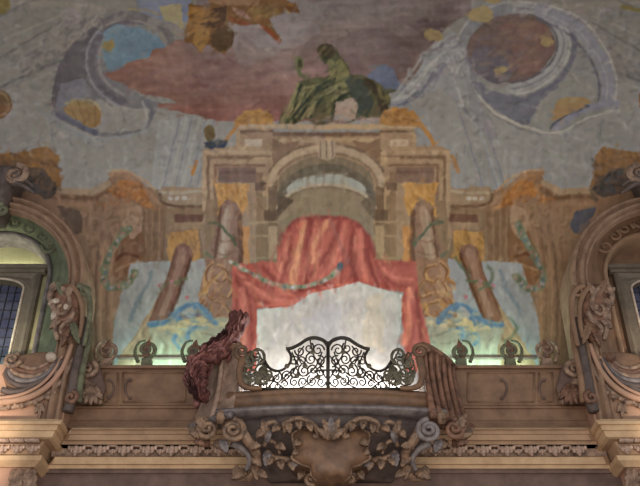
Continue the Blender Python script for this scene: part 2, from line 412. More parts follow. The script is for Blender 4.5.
dabs([(475,40),(515,16),(550,30),(550,60),(520,80),(480,76)], 70, [(118,92,80),(92,80,82),(126,106,88),(98,90,98),(104,80,74)], (1.5,4), .45, 55, 1.6, -20)
poly([(462,70),(480,84),(500,92),(526,95),(552,84),(560,92),(540,108),(524,126),(495,109),(474,90)], (98,98,107), .9, wob=1.5, sm=True)
poly([(540,100),(566,80),(592,84),(600,104),(566,124),(530,124)], (126,124,117), .9, wob=1.5, sm=True)
ring(512, 48, 52, 40, 11, (112,112,114), 150, 290, -12, name=OC+'_right')
ring(512, 48, 52, 40, 10, (132,131,129), -75, 100, -12, name=OC+'_right')
ring(512, 48, 58, 46, 2.2, (146,144,140), -70, 95, -12); ring(512, 48, 46, 34, 2, (88,84,88), -60, 100, -12); ring(512, 48, 52, 40, 1.5, (108,106,110), -75, 100, -12)
ring(512, 48, 58, 46, 2, (136,134,130), 160, 290, -12); ring(512, 49, 63, 51, 5, (98,97,106), -20, 100, -12)
stroke([(540,10),(572,24),(596,50),(608,78),(607,102)], 13, (122,122,129), .95, OC+'_right')
stroke([(536,18),(566,32),(588,56),(599,82),(598,100)], 2.2, (88,87,98), .9); stroke([(546,4),(580,18),(604,46),(616,78),(615,100)], 2.2, (150,147,141), .9); stroke([(541,12),(572,27),(595,52),(607,80),(606,100)], 1.6, (142,140,140), .7)
stroke([(556,128),(574,114),(596,106),(616,104)], 7, (122,121,130), wob=.6); stroke([(560,134),(580,121),(604,113),(618,110)], 2, (148,146,140), wob=.6)
stroke([(550,127),(566,114),(588,106)], 2.5, (82,82,90), wob=.5)
poly([(552,120),(557,102),(574,96),(590,101),(584,106),(566,114)], (142,122,78), name='painted_gilt_shell_right', wob=.8, sm=True)
stroke([(466,76),(478,96),(500,116),(540,131),(562,132)], 2.5, (154,150,140), wob=.4); stroke([(468,80),(480,100),(502,120),(540,135)], 1.5, (106,104,106), .8, wob=.4)
for (x, y, r_) in ((432,34,9),(480,14,13),(546,42,7),(500,70,6),(492,-4,10)): ell(x, y, r_, r_*.7, (138,122,80), wob=1.4, a=.9)
# scrolled bracket between cloud and oculus
poly([(388,94),(404,90),(420,66),(432,44),(452,30),(462,44),(470,70),(468,96),(454,100),(440,86),(420,96),(408,108),(392,106)], (128,128,128), name='painted_scroll_bracket', wob=.8)
for (a, b, c_) in (((396,98),(446,50),(146,146,142)),((404,104),(448,62),(104,104,114)),((446,56),(462,104),(148,148,146)),((440,60),(436,80),(112,112,120)),((458,40),(474,76),(104,102,110)),((428,52),(456,34),(104,100,102))): stroke([a, b], 3, c_, .8, wob=.8)
dabs([(430,50),(470,50),(500,150),(470,120)], 80, [(148,146,142),(100,98,106),(120,112,112)], (1,3), .6, 12, 1.5, 60)
poly([(462,70),(480,100),(498,140),(488,140),(470,110)], (120,118,120), .7, wob=1.2)
stroke([(436,42),(420,60),(396,92)], 3, (140,138,132), .7)
for (x, y, R_0, a0, d) in ((404,88,7,0,1),(414,72,7,2,-1),(426,58,8,1,1),(438,46,8,3,-1),(450,40,7,0,1),(458,56,7,2,1),(462,74,6,1,-1),(446,70,8,4,1),(432,80,7,2,-1),(466,96,6,0,1),(474,114,5,2,-1),(480,128,5,1,1),(418,92,6,3,1)): curl(x, y, R_0, a0, d, 3)
stroke([(394,100),(412,92),(430,66),(444,52)], 3, (150,148,144), .8); stroke([(398,105),(418,96),(434,72)], 2, (96,96,104), .8)
for (x, y, R_0, a0, d) in ((24,64,7,0,1),(36,54,7,2,-1),(48,44,8,1,1),(60,34,8,3,-1),(74,22,9,0,1),(90,14,8,2,1),(104,8,7,1,-1),(66,14,6,4,1),(84,4,6,2,-1),(52,56,6,0,1),(38,68,6,2,-1),(80,34,6,1,1),(118,14,6,2,1),(100,22,5,0,-1)): curl(x, y, R_0, a0, d, 3, (146,141,134), (96,92,92), .65)
for (x, y, R_0, a0, d) in ((552,12,7,0,1),(568,10,7,2,-1),(584,20,8,1,1),(598,32,8,3,-1),(612,42,8,0,1),(628,54,7,2,1),(604,14,6,1,-1),(622,28,7,4,1),(636,40,6,2,-1),(590,40,6,0,1),(540,-2,7,0,1),(640,64,6,1,1)): curl(x, y, R_0, a0, d, 3, (146,143,140), (96,94,102), .65)
for (x, y, R_0, a0, d) in ((48,118,5,0,1),(54,130,4,2,-1),(66,136,5,1,1),(84,140,4,0,-1),(100,138,5,2,1),(614,108,5,0,1),(566,136,4,1,-1)): curl(x, y, R_0, a0, d, 2.4, (150,149,146), (98,98,104), .7)
# ---- painted corner bits
poly([(-60,-50),(8,-50),(10,8),(2,14),(-60,20)], (112,104,48), .9, wob=1)
ell(-4, 104, 16, 15, (108,84,58), name='painted_side_medallion'); ring(-4, 104, 13, 12, 2, (128,112,82))
ell(650, 100, 12, 14, (120,84,54), wob=.6)
stroke([(622,6),(640,10),(660,8)], 4, (118,112,60)); 
for fl in (0, 1):
    nm = 'painted_gilt_crest'+('_right' if fl else '')
    poly(mx([(-60,175),(-60,152),(20,152),(34,148),(50,146),(58,154),(60,172),(62,188),(40,184),(20,176)], fl), (126,100,62), wob=1.4, name=nm)
    dabs(mx([(0,156),(55,150),(60,180),(30,178),(0,170)], fl), 60, [(150,116,62),(98,78,56),(132,98,54),(84,70,58)], (1,3), .6, 21+fl, 1.5, 30)

# ================= painted architecture
ST1, ST2, ST3, ST4 = (148,134,112), (122,106,88), (104,88,74), (92,74,64)
for fl in (0, 1):
    sd = '_right' if fl else ''
    WALL = 'painted_wing'+sd
    tint = np.array((6,2,-8)) if fl else np.zeros(3)
    def C(c): return tuple(np.array(c)+tint)
    # the broad brown wing
    poly(mx([(-60,176),(30,176),(62,190),(92,192),(108,180),(112,170),(128,172),(146,186),(160,190),(190,190),(206,186),(206,330),(235,372),(90,372),(60,372),(-60,372)], fl), C((124,104,84)), name=WALL, wob=.3)
    poly(mx([(84,372),(84,260),(110,205),(205,200),(205,330),(220,372)], fl), C((118,98,78)))
    # top coping of the wing
    stroke(mx([(60,190),(92,192),(108,183)], fl), 6, C((140,128,108)), sm=False, name=WALL)
    stroke(mx([(110,173),(126,176),(140,184),(152,196),(165,203),(200,203)], fl), 5, C((134,112,88)), name=WALL)
    stroke(mx([(110,170),(128,172),(144,180),(156,190)], fl), 2, C((156,136,108)))
    stroke(mx([(62,197),(96,198),(112,188)], fl), 4, C((104,84,68)), sm=False)
    stroke(mx([(60,204),(100,204),(116,196)], fl), 4, C((132,110,88)), sm=False)
    poly(mx([(162,186),(198,188),(206,184),(206,210),(168,208),(158,200)], fl), C((132,120,102)))
    stroke(mx([(160,192),(182,193),(204,190)], fl), 3, C((146,140,126)), sm=False)
    stroke(mx([(160,194),(162,202),(176,206),(206,206)], fl), 3, C((96,78,64)))
    for x in (170, 177, 184): ell((2*AX-x) if fl else x, 198, 2.6, 2.2, C((158,152,146)), wob=.3)
    # orange scroll on the coping
    poly(mx([(118,182),(130,180),(144,190),(152,204),(162,216),(150,214),(140,204),(128,196),(116,196)], fl), C((142,100,62)), name='painted_gilt_scroll'+sd, wob=.8, sm=True)
    dabs(mx([(112,184),(140,184),(160,214),(146,212),(120,198),(100,210),(98,200)], fl), 44, [C((160,112,60)),C((112,78,54)),C((134,92,58)),C((150,122,80))], (1,2.6), .7, 31+fl, 1.6, 40 if not fl else -40)
    for (x, y, R_0, a0, d) in ((124,184,6,0,1),(134,190,7,2,-1),(144,200,6,1,1),(152,210,5,3,-1),(112,200,6,4,1),(102,208,5,2,-1),(116,192,5,0,1),(128,200,5,1,1)):
        curl((2*AX-x) if fl else x, y, R_0, a0, d if not fl else -d, 2.6, C((168,126,76)), C((92,66,50)), .75)
    # curved pilaster with its recess
    poly(mx([(96,206),(134,202),(146,212),(146,262),(128,268),(116,330),(112,362),(92,362),(90,280)], fl), C((128,108,86)), name='painted_curved_pilaster'+sd, wob=.4)
    for (x, c_) in ((96,(100,82,68)),(101,(146,122,96)),(107,(112,90,72)),(112,(142,116,90))):
        stroke(mx([(x+6,222),(x+1,262),(x-1,300),(x,355)], fl), 2.4, C(c_), .8)
    poly(mx([(142,206),(166,210),(166,260),(142,262)], fl), C((110,90,70)))
    for x in (146, 152, 159): stroke(mx([(x,208),(x,260)], fl), 1.8, C((136,114,90)), .7, sm=False)
    poly(mx([(122,232),(140,228),(146,250),(138,266),(128,280),(116,284),(112,262),(118,246)], fl), C((112,84,62)), wob=.8, sm=True)
    stroke(mx([(114,262),(124,254),(138,256)], fl), 3, C((92,62,48)), wob=.6)
    stroke(mx([(116,270),(130,264),(140,262)], fl), 3, C((140,116,88)), .8, wob=.6)
    poly(mx([(126,210),(140,206),(142,226),(132,238),(124,226)], fl), C((144,124,104)), .8, wob=1, sm=True)
    poly(mx([(96,204),(116,206),(120,226),(108,240),(98,240)], fl), C((124,104,86)), .8, wob=1)
    dabs(mx([(84,200),(120,204),(116,250),(86,250)], fl), 40, [C((96,78,64)),C((142,120,96)),C((112,90,74))], (1,3), .5, 41+fl, 1.3, 80)
    for (x, y, R_0, a0, d) in ((118,222,7,0,1),(130,216,6,2,-1),(104,214,6,1,1),(134,246,6,3,-1),(116,276,6,4,1),(92,222,5,2,-1),(90,240,5,1,1),(80,214,5,0,1)):
        curl((2*AX-x) if fl else x, y, R_0, a0, d if not fl else -d, 2.8, C((150,128,98)), C((88,70,56)), .7)
    # second entablature band above the outer column
    poly(mx([(166,208),(205,208),(205,262),(164,262)], fl), C((118,102,82)))
    rect(*((2*AX-206, 214, 2*AX-174, 222) if fl else (174, 214, 206, 222)), col=C((98,74,64)))
    rect(*((2*AX-206, 222, 2*AX-174, 229) if fl else (174, 222, 206, 229)), col=C((128,112,90)))
    # pale sky openings between the columns
    SKY = 'painted_pale_opening'+sd
    poly(mx([(131,263),(166,261),(206,258),(208,300),(212,326),(150,330),(124,372),(114,372),(112,350),(114,320),(122,290)], fl), (138,137,136), name=SKY, wob=.2)
    dabs(mx([(142,264),(172,262),(150,330),(122,350),(116,320)], fl), 40, [(124,124,126),(150,148,146),(134,134,138)], (2,5), .4, 51+fl, 2., 70)
    stroke(mx([(152,272),(144,292),(134,306),(130,318)], fl), 4, (96,112,122), .6, wob=1.4)
    # sloping foot of the outer column / stair string
    poly(mx([(158,296),(172,304),(166,326),(150,346),(134,366),(116,366),(120,356),(140,326)], fl), C((140,122,98)), name='painted_column_foot'+sd, wob=.4)
    stroke(mx([(160,300),(142,330),(120,358)], fl), 2, C((158,142,116)), .8); stroke(mx([(166,312),(150,338),(130,360)], fl), 2, C((104,86,70)), .7)
    # outer column
    OCN = 'painted_outer_column'+sd
    poly(mx([(170,232),(198,230),(200,256),(194,262),(170,262),(166,252)], fl), C((156,124,68)), name='painted_gilt_capital'+sd, wob=.7)
    dabs(mx([(170,232),(198,230),(198,258),(168,260)], fl), 34, [C((176,140,74)),C((120,90,52)),C((150,112,60))], (1,2.4), .7, 61+fl, 1.4, 60)
    poly(mx([(173,252),(176,246),(183,243),(190,246),(193,252),(186,275),(176,300),(168,322),(148,322),(156,300),(168,272)], fl), C((116,88,76)), name=OCN)
    poly(mx([(178,250),(184,247),(187,252),(178,280),(164,316),(158,316),(170,284)], fl), C((136,112,98)), .8)
    stroke(mx([(192,254),(184,278),(168,320)], fl), 3.5, C((84,60,50)), .85); stroke(mx([(174,254),(166,280),(150,318)], fl), 1.6, C((96,72,60)), .8)
    stroke(mx([(160,288),(168,282),(176,282),(186,280)], fl), 3, (92,102,74), name='painted_outer_garland'+sd, wob=1)
    for (x, y) in ((159,285),(171,281),(186,297)): ell((2*AX-x) if fl else x, y, 2.2, 2, (150,104,112), wob=.4)
    # inner block : entablature, gilt capital, twisted column
    BL = 'painted_entablature'+sd
    poly(mx([(202,150),(210,146),(236,146),(238,124),(270,124),(274,134),(400,134),(326,134),(326,160),(300,164),(284,174),(278,182),(278,262),(206,262),(200,236),(206,196),(202,186)], fl), C((134,120,100)), name=BL)
    # stepped mouldings
    for (q, wd, c_) in (([(204,210),(204,152),(272,152)], 4, ST1), ([(208,215),(208,157),(270,157)], 3, (110,94,78)), ([(211,215),(211,161),(268,161)], 3, (142,128,106)),
            ([(215,205),(215,165),(264,165)], 2.5, (112,92,78)), ([(238,126),(268,126)], 4, (150,138,114)), ([(238,131),(272,131)], 2, (98,84,72)),
            ([(238,131),(238,148),(260,148)], 3, (146,132,106)), ([(272,126),(326,127)], 5, (150,138,114)), ([(274,134),(326,134)], 4, (104,90,78)), ([(280,140),(326,140)], 4, (146,134,110)),
            ([(272,150),(286,150)], 3, (96,82,70)), ([(254,158),(272,158),(272,170)], 3, (148,134,108))):
        stroke(mx(q, fl), wd, C(c_), sm=False)
    rect(*((2*AX-256, 167, 2*AX-218, 182) if fl else (218, 167, 256, 182)), col=C((110,94,86)))
    stroke(mx([(220,172),(254,172)], fl), 3, C((94,78,74)), .7, sm=False)
    rect(*((2*AX-262, 139, 2*AX-244, 146) if fl else (244, 139, 262, 146)), col=C((158,148,132)))
    poly(mx([(272,138),(284,144),(300,140),(292,152),(278,160),(272,166)], fl), C((116,100,84)))
    # pilaster right of the column
    for (x, y0, x1, y1, c_) in ((256,172,262,262,(112,96,78)), (262,176,268,236,(140,126,100)), (268,186,277,236,(96,84,70)), (255,182,266,190,(92,78,68)), (256,196,266,262,(122,108,84)), (264,210,276,222,(92,80,66)), (262,224,278,262,(112,100,78)), (268,226,277,258,(142,130,104))):
        rect(*((2*AX-x1, y0, 2*AX-x, y1) if fl else (x, y0, x1, y1)), col=C(c_), a=.9)
    for y in (222, 236, 258): stroke(mx([(246,y),(277,y)], fl), 2, C((136,124,98)), sm=False)
    poly(mx([(206,200),(220,200),(222,262),(204,262)], fl), C((120,106,86)))
    GC = 'painted_gilt_column_capital'+sd
    poly(mx([(213,183),(250,183),(246,192),(248,206),(242,216),(216,216),(218,196)], fl), C((164,132,76)), name=GC, wob=.6)
    GC = 'painted_gilt_bracket'+sd
    poly(mx([(236,226),(250,226),(248,246),(250,262),(238,262),(238,244)], fl), C((160,122,74)), name=GC, wob=.6)
    dabs(mx([(214,184),(249,184),(246,212),(218,212)], fl), 36, [C((182,150,84)),C((128,96,54)),C((150,116,62))], (1,2.4), .7, 71+fl, 1.4, 70)
    TC = 'painted_twisted_column'+sd
    poly(mx([(219,214),(221,204),(228,199),(236,202),(240,210),(240,240),(240,262),(236,290),(234,330),(226,362),(196,362),(190,340),(196,312),(204,290),(206,262),(212,240)], fl), C((122,102,90)), name=TC)
    poly(mx([(222,216),(226,204),(232,206),(230,240),(222,280),(216,330),(206,340),(208,300),(214,260)], fl), C((140,126,112)), .8, wob=.8)
    stroke(mx([(239,212),(240,262),(234,300),(231,345)], fl), 5, C((90,68,58)), .85)
    stroke(mx([(220,208),(216,250),(207,290),(196,345)], fl), 3, C((92,72,62)), .8)
    stroke(mx([(226,210),(222,250),(214,280)], fl), 3.5, C((150,140,128)), .7)
    for k in range(7): stroke(mx([(214-k*2.2,236+k*13),(224-k*1.8,242+k*13),(236-k*1.2,238+k*13)], fl), 1.6, C((98,78,66)), .55)
    stroke(mx([(200,318),(214,322),(232,318)], fl), 3, C((150,138,116)), .8)
    stroke(mx([(210,222),(222,226),(232,238),(236,244)], fl), 3, (84,92,72), name='painted_garland'+sd, wob=1)
    stroke(mx([(206,252),(216,262),(226,258)], fl), 3, (92,104,80), .8, wob=1)
    poly(mx([(206,258),(236,258),(234,290),(228,322),(196,322),(200,290)], fl), C((128,100,82)), .85, wob=.8)
    stroke(mx([(212,262),(206,292),(200,320)], fl), 4, C((150,126,104)), .7)
    for q in ([(216,264),(224,268),(226,276),(218,280),(212,276)], [(226,278),(232,286),(228,296),(220,294)], [(208,280),(204,290),(210,298),(216,292)], [(214,300),(224,304),(228,312),(220,318)], [(202,298),(198,308),(206,314)], [(210,262),(204,270),(206,280)]):
        stroke(mx(q, fl), 2.2, C((172,140,86)), .75, wob=1.8); stroke(mx([(x+1.5, y+1.5) for x, y in q], fl), 1.6, C((100,68,50)), .8, wob=.5)
    dabs(mx([(196,284),(206,268),(224,270),(230,300),(226,322),(204,320)], fl), 24, [C((170,130,72)),C((112,74,56)),C((150,110,60)),(164,140,84)], (1,3), .75, 81+fl, 1.8, -50 if not fl else 50)
    for (x, y, c_) in () and ((204,286,(178,150,90)),(212,278,(172,132,72)),(220,284,(120,76,54)),(208,300,(108,72,54)),(218,304,(176,140,84)),(224,294,(150,104,66)),(200,296,(160,120,70))):
        ell((2*AX-x) if fl else x, y, 4.5, 3, C(c_), 30, wob=1.6, a=.8)
    # base of the column with its blue cloth
    poly(mx([(150,372),(156,350),(148,330),(160,322),(200,318),(236,316),(240,345),(238,372)], fl), (138,134,116), name='painted_column_base'+sd, wob=.6)
    stroke(mx([(158,326),(186,328),(214,324),(232,322)], fl), 4, (160,150,120), wob=.5)
    for q, w1, w2 in (([(152,325),(166,322),(178,312),(190,304),(202,308),(216,322)], 6, 4), ([(180,318),(180,330),(174,338),(178,346)], 6, 2.5), ([(196,326),(188,334),(190,342)], 4.5, 2), ([(196,306),(206,316),(214,322)], 8, 4)):
        stroke(mx(q, fl), w1, (82,108,134), .95, 'painted_blue_drape'+sd, w2, wob=1.2, soft=1)
        stroke(mx([(x-1, y-2) for x, y in q], fl), 1.4, (116,136,150), .7, None, 1, wob=1)
    poly(mx([(176,330),(180,320),(194,316),(212,320),(200,324),(186,328),(180,334)], fl), (164,152,112), wob=.8)
    dabs(mx([(160,322),(206,306),(214,322),(184,342)], fl), 24, [(72,98,128),(112,136,150),(96,110,124)], (1,2.6), .6, 91+fl, 1.4)
    dabs(mx([(152,322),(206,304),(216,324),(184,346)], fl), 26, [(136,130,112),(120,100,84),(166,152,112),(104,118,130)], (1,3.2), .75, 191+fl, 1.6, 20)
    for q in ([(206,332),(222,336),(234,330)], [(190,340),(206,344),(220,342)], [(160,336),(166,346),(160,356)]): stroke(mx(q, fl), 2, (112,106,92), .6, wob=1)
    for x in (152, 162, 170, 190, 200): stroke(mx([(x,342),(x,372)], fl), 2, (152,152,136), .5, sm=False)
# crest gold shells on the attic
poly([(234,124),(238,116),(246,110),(260,108),(272,114),(274,124)], (150,120,66), name='painted_gilt_finial', wob=.8)
poly([(378,124),(382,112),(394,106),(406,108),(416,116),(420,126)], (150,116,64), name='painted_gilt_finial_right', wob=.8)
dabs([(236,122),(246,110),(270,112),(274,122)], 22, [(174,140,74),(116,86,52)], (1,2.2), .7, 1); dabs([(380,122),(394,108),(416,116),(418,124)], 24, [(174,136,72),(116,84,50)], (1,2.2), .7, 2)
stroke([(224,142),(232,132),(238,124)], 3, (150,116,66)); stroke([(412,112),(424,128),(434,144)], 4, (150,116,62)); stroke([(452,156),(458,170)], 4, (150,114,62), wob=.6); stroke([(196,162),(192,174)], 4, (150,116,68), wob=.6)
ell(209, 134, 6, 8, (96,88,60), name='painted_urn_group', wob=1.4); poly([(203,142),(228,140),(224,148),(208,149)], (64,70,84), wob=.8); stroke([(206,146),(226,141)], 3, (72,72,72), .8)
# ---- central arch
AR = 'painted_arch'
poly([(262,262),(262,170),(278,154),(326,146),(374,154),(390,170),(390,262)], (126,112,92), .0)
def arcp(cx, cy, rx, ry, a0, a1, n=28): return [(cx+rx*math.cos(math.radians(t)), cy-ry*math.sin(math.radians(t))) for t in np.linspace(a0, a1, n)]
poly([(278,262)]+[(278,186)]+arcp(326,186,48,30,180,0)+[(374,186),(374,262)], (112,104,84), name=AR)
stroke(arcp(326,186,56,38,176,4), 7, (150,138,114), sm=False, name='painted_archivolt')
stroke(arcp(326,186,51,33,178,2), 2.5, (118,104,84), sm=False, name='painted_archivolt')
stroke(arcp(326,186,61,43,160,20), 2.5, (112,98,80), sm=False)
stroke(arcp(326,202,46,34,172,8), 9, (94,90,76), sm=False)
poly(arcp(326,194,42,20,165,15)+arcp(326,200,40,16,15,165), (140,142,132), sm=False)
stroke(arcp(326,214,50,30,168,12), 3, (150,144,124), sm=False)
poly([(278,212)]+arcp(326,216,48,28,170,10)+[(374,212),(374,262),(278,262)], (122,114,92), name=AR)
poly([(277,196),(284,196),(294,200),(280,216),(277,220)], (82,74,62), .9)
poly([(375,196),(368,196),(360,202),(372,218),(375,220)], (92,84,70), .8)
for x, w1 in ((308,3),(316,2),(324,3),(334,2),(344,3)): stroke([(x,152),(x-1,186)], w1, (104,96,80), .3, sm=False)
poly([(316,140),(336,140),(334,158),(326,161),(318,158)], (150,140,118), name='painted_keystone'); 
for x in (320, 326, 332): stroke([(x,141),(x,157)], 1.2, (108,94,80), sm=False)
# ---- crimson curtain
CU = 'painted_curtain'
cur = [(232,264),(262,261),(276,262),(278,248),(284,234),(296,222),(308,218),(330,216),(350,219),(364,230),(372,244),(376,260),(416,261),(418,285),(420,300),(424,320),(432,350),(436,372),(404,372),(404,340),(400,310),(404,292),(385,290),(358,281),(352,284),(325,290),(305,298),(290,306),(257,309),(258,330),(257,372),(226,372),(230,330),(232,300)]
inner = [(257,310),(290,306),(312,293),(326,290),(352,283),(358,281),(384,290),(402,294),(400,330),(396,348),(400,372),(400,420),(256,420),(256,372)]
poly(inner, (176,172,160), name='painted_white_opening')
wv = win(250,280,410,420); mm = IDS[wv] == pid('painted_white_opening')
IMG[wv] = np.where(mm[..., None], IMG[wv]+(N1[wv]*26)[..., None]*np.array((1,1,.7))+(N2[wv]*12)[..., None], IMG[wv])
poly([(360,296),(380,294),(384,350),(362,350)], (182,176,146), .5, wob=2)
poly([(300,320),(340,300),(350,340),(310,350)], (172,174,178), .5, wob=3)
poly(cur, (156,84,72), name=CU, wob=.3)
CUD, CUL, CUO = (124,60,54), (184,108,92), (190,136,98)
for (q, wd, wd2, c_, a) in (
    ([(284,236),(296,222),(320,218),(348,220),(366,234),(374,256)], 5, 5, (132,66,60), .8),
    ([(304,222),(298,250),(292,282)], 5, 9, CUO, .8), ([(312,220),(308,250),(306,286)], 3, 4, CUD, .9), ([(328,222),(316,240),(312,262)], 7, 4, CUO, .7),
    ([(340,220),(328,250),(300,290)], 4, 4, CUD, .7), ([(345,222),(338,250),(322,280)], 4, 6, CUL, .7), ([(352,224),(350,254),(356,278)], 3, 5, CUD, .7),
    ([(360,230),(360,254),(366,280)], 4, 5, CUL, .7), ([(368,242),(368,262),(378,286)], 3, 3, CUD, .8), ([(330,218),(338,240),(350,262)], 3, 3, (140,92,84), .7),
    ([(284,244),(280,262),(286,286)], 4, 4, CUL, .6), ([(290,236),(286,260),(280,284)], 2.5, 3, CUD, .6),
    ([(236,268),(252,286),(278,300),(296,302)], 5, 6, CUL, .7), ([(236,280),(250,296),(272,306)], 4, 4, CUD, .7), ([(240,266),(262,280),(290,292)], 3, 3, CUO, .5),
    ([(262,266),(276,280),(300,290),(330,284)], 3, 3, CUD, .6), ([(258,305),(290,303),(318,290),(352,282)], 3, 2, CUL, .8),
    ([(242,290),(244,320),(240,360)], 5, 6, CUL, .7), ([(250,300),(252,330),(250,366)], 3, 3, CUD, .7), ([(236,300),(236,330),(230,366)], 3, 3, CUD, .7),
    ([(380,264),(392,276),(412,280)], 4, 4, CUL, .6), ([(378,272),(394,284),(412,288)], 3, 3, CUD, .6), ([(384,264),(410,264)], 3, 3, (140,74,66), .6),
    ([(410,290),(408,320),(404,342)], 6, 8, (190,116,92), .8), ([(416,290),(420,330),(430,366)], 4, 4, CUD, .7), ([(412,300),(416,340),(424,368)], 4, 4, (162,84,76), .7),
    ([(376,262),(380,276),(388,288)], 3, 3, (130,64,58), .7)):
    stroke(q, wd, c_, min(1, a+.15), None, wd2, soft=1.6, wob=.4)
for i in range(46):
    x = random.uniform(280, 374); y = random.uniform(222, 262); d = (x-328)*.12; c_ = random.choice([(112,54,50),(196,124,100),(134,66,60),(186,140,104),(122,60,58)])
    stroke([(x, y), (x+d*.5-2, y+14), (x+d-4, y+26)], 2.2, c_, .45, None, 1.2, soft=1.4)
for i in range(40):
    t = random.uniform(0, 1); x = 238+t*120; y = 272+22*math.sin(t*2.6)+random.uniform(-6, 5)
    stroke([(x-9, y-4), (x, y+1), (x+9, y+2)], 1.8, random.choice([(112,54,50),(196,118,98),(140,72,64)]), .45, soft=1.3)
dabs(cur, 120, [(172,96,80),(138,70,62),(188,124,96),(150,86,76)], (1,2.6), .4, 7, 3., 80)
poly(inner, (176,173,164)); mm = inpoly(inner, GX[wv], GY[wv])
IMG[wv] = np.where(mm[..., None], IMG[wv]+(N1[wv]*34)[..., None]*np.array((1,1,.7))+(N2[wv]*14)[..., None], IMG[wv])
poly([(362,296),(380,294),(384,350),(364,350)], (182,176,148), .5, wob=3); poly([(300,320),(340,300),(350,340),(310,350)], (168,170,176), .5, wob=4)
for q in ([(300,300),(290,316),(296,334)], [(330,296),(322,318),(330,336)], [(350,300),(346,322),(354,338)], [(276,314),(280,330),(272,344)], [(316,310),(334,316),(342,312)]): stroke(q, 3, (156,158,166), .45, soft=4, wob=1)
# flower garland across the curtain
for fl_, q in ((0, [(230,262),(246,270),(262,280),(284,286),(308,286),(326,280),(340,268)]),):
    stroke(q, 4.4, (128,128,104), name='painted_flower_garland', wob=.8)
    for i, p in enumerate(smooth2(q, 3)):
        ell(p[0], p[1], 1.8, 1.8, [(170,160,160),(96,106,84),(170,132,126),(146,148,134),(92,98,100)][i % 5], wob=.3)
ell(340, 266, 3, 5, (84,84,92), 20)
# flower garlands hanging on the wings
for q in ([(128,228),(118,238),(110,250),(105,266),(104,280),(112,288),(126,284),(136,272)], [(518,224),(526,240),(534,256),(542,272),(542,286),(532,290),(524,284),(516,276)]):
    stroke(q, 7, (104,112,88), name='painted_hanging_garland' if q[0][0] < 300 else 'painted_hanging_garland_right', wob=1.2)
    for i, p in enumerate(smooth2(q, 4)):
        ell(p[0]+random.uniform(-1.5,1.5), p[1]+random.uniform(-1,1), 2., 2., [(150,134,130),(88,96,76),(146,106,98),(136,132,112),(96,104,112)][i % 5], wob=.9, a=.75)
for q in ([(488,266),(493,276),(487,286),(480,290)], [(508,318),(516,330),(504,342)], [(456,256),(462,268),(470,276)]): stroke(q, 3, (86,98,76), .7, wob=1)
# dark painted shells over the window arches
for fl in (0, 1):
    poly(mx([(-60,168),(6,164),(16,170),(34,168),(50,176),(58,188),(48,198),(30,194),(14,190),(-60,190)], fl), (84,76,68), name='painted_dark_crest'+('_right' if fl else ''), wob=1.6, sm=True)
    dabs(mx([(2,166),(40,170),(56,186),(40,194),(10,188)], fl), 46, [(58,56,56),(102,86,70),(72,78,92),(90,76,62)], (1,3.2), .7, 101+fl, 1.5)
    for (x, y, R_0, a0, d) in ((10,178,8,0,1),(26,182,8,2,-1),(42,180,9,1,1),(54,190,6,3,-1),(18,170,6,4,1),(36,172,6,2,-1)):
        curl((2*AX-x) if fl else x, y, R_0, a0, d if not fl else -d, 3, (116,100,80), (48,46,48), .8)
    poly(mx([(56,206),(68,208),(78,214),(82,226),(76,234),(70,224),(60,216)], fl), (88,76,66) if not fl else (78,76,84), .9, wob=1.4, sm=True)
    poly(mx([(60,232),(66,214),(78,212),(80,226),(70,238),(64,250)], fl), (92,82,72) if not fl else (84,82,92), .6, wob=1.6)
# broken brushwork: short strokes of the neighbouring pigments
rb = random.Random(77)
for i in range(9000):
    x = rb.uniform(-20, 660); y = rb.uniform(-10, 362)
    ox, oy = rb.gauss(0, 1.8), rb.gauss(0, 1.8)
    c = IMG[min(H_-1, max(0, int((y+oy-Y0)*S))), min(W_-1, max(0, int((x+ox-X0)*S)))]
    c = c*(1+rb.gauss(0, .085))+np.array([rb.gauss(0, 3) for _ in range(3)])
    L = rb.uniform(1, 4.5); an = rb.gauss(math.pi/2, .35) if 225 < y else rb.uniform(0, math.pi)
    if y < 120: an = rb.gauss(0, .6)
    stroke([(x-L*math.cos(an), y-L*math.sin(an)), (x+L*math.cos(an), y+L*math.sin(an))], rb.uniform(.9, 2.6), c, .55, None, .8, False, 1.6)
# overall craquelure and brush texture
arch = np.isin(IDS, [i for i, n_ in enumerate(NAMES) if 'painted_vault' not in n_ and 'cloud' not in n_])
IMG += (N1*16+N2*10)[..., None]
IMG += (np.where(GY > 150, NV, (NV+NH)*.5)*12)[..., None]
def boxblur(A, r):
    for ax in (0, 1):
        B = np.cumsum(np.pad(A, [(r+1, r) if k == ax else (0, 0) for k in range(3)], mode='edge'), axis=ax)
        A = (np.take(B, range(2*r+1, B.shape[ax]), ax)-np.take(B, range(0, B.shape[ax]-2*r-1), ax))/(2*r+1)
    return A
IMG += (IMG-boxblur(boxblur(IMG, 10), 10))*.32
D1 = noise(9, 9, 2, 31)*1.7; D2 = noise(9, 9, 2, 32)*1.7
jj = np.clip(np.arange(W_)[None, :]+D1*S, 0, W_-1).astype(int); ii = np.clip(np.arange(H_)[:, None]+D2*S, 0, H_-1).astype(int)
IMG = IMG[ii, jj]
for _ in range(2):
    IMG[1:-1, 1:-1] = (IMG[1:-1, 1:-1]*4+IMG[:-2, 1:-1]+IMG[2:, 1:-1]+IMG[1:-1, :-2]+IMG[1:-1, 2:])/8
wm = np.clip((.93-IMG[..., 2:3]/IMG[..., 0:1])*6, 0, 1)*(GY[..., None] > 105)
IMG = IMG*(1+wm*np.array((.045,-.012,-.02)))
gr = IMG.mean(-1, keepdims=True)
IMG = gr+(IMG-gr)*np.where(GY[..., None] < 215, .86, .8)       # pigments muted to offset colour gained from bounced light
gold = np.clip(((IMG[..., 1:2]/IMG[..., 0:1])-.70)*8, 0, 1)*np.clip((.72-IMG[..., 2:3]/IMG[..., 0:1])*5, 0, 1)
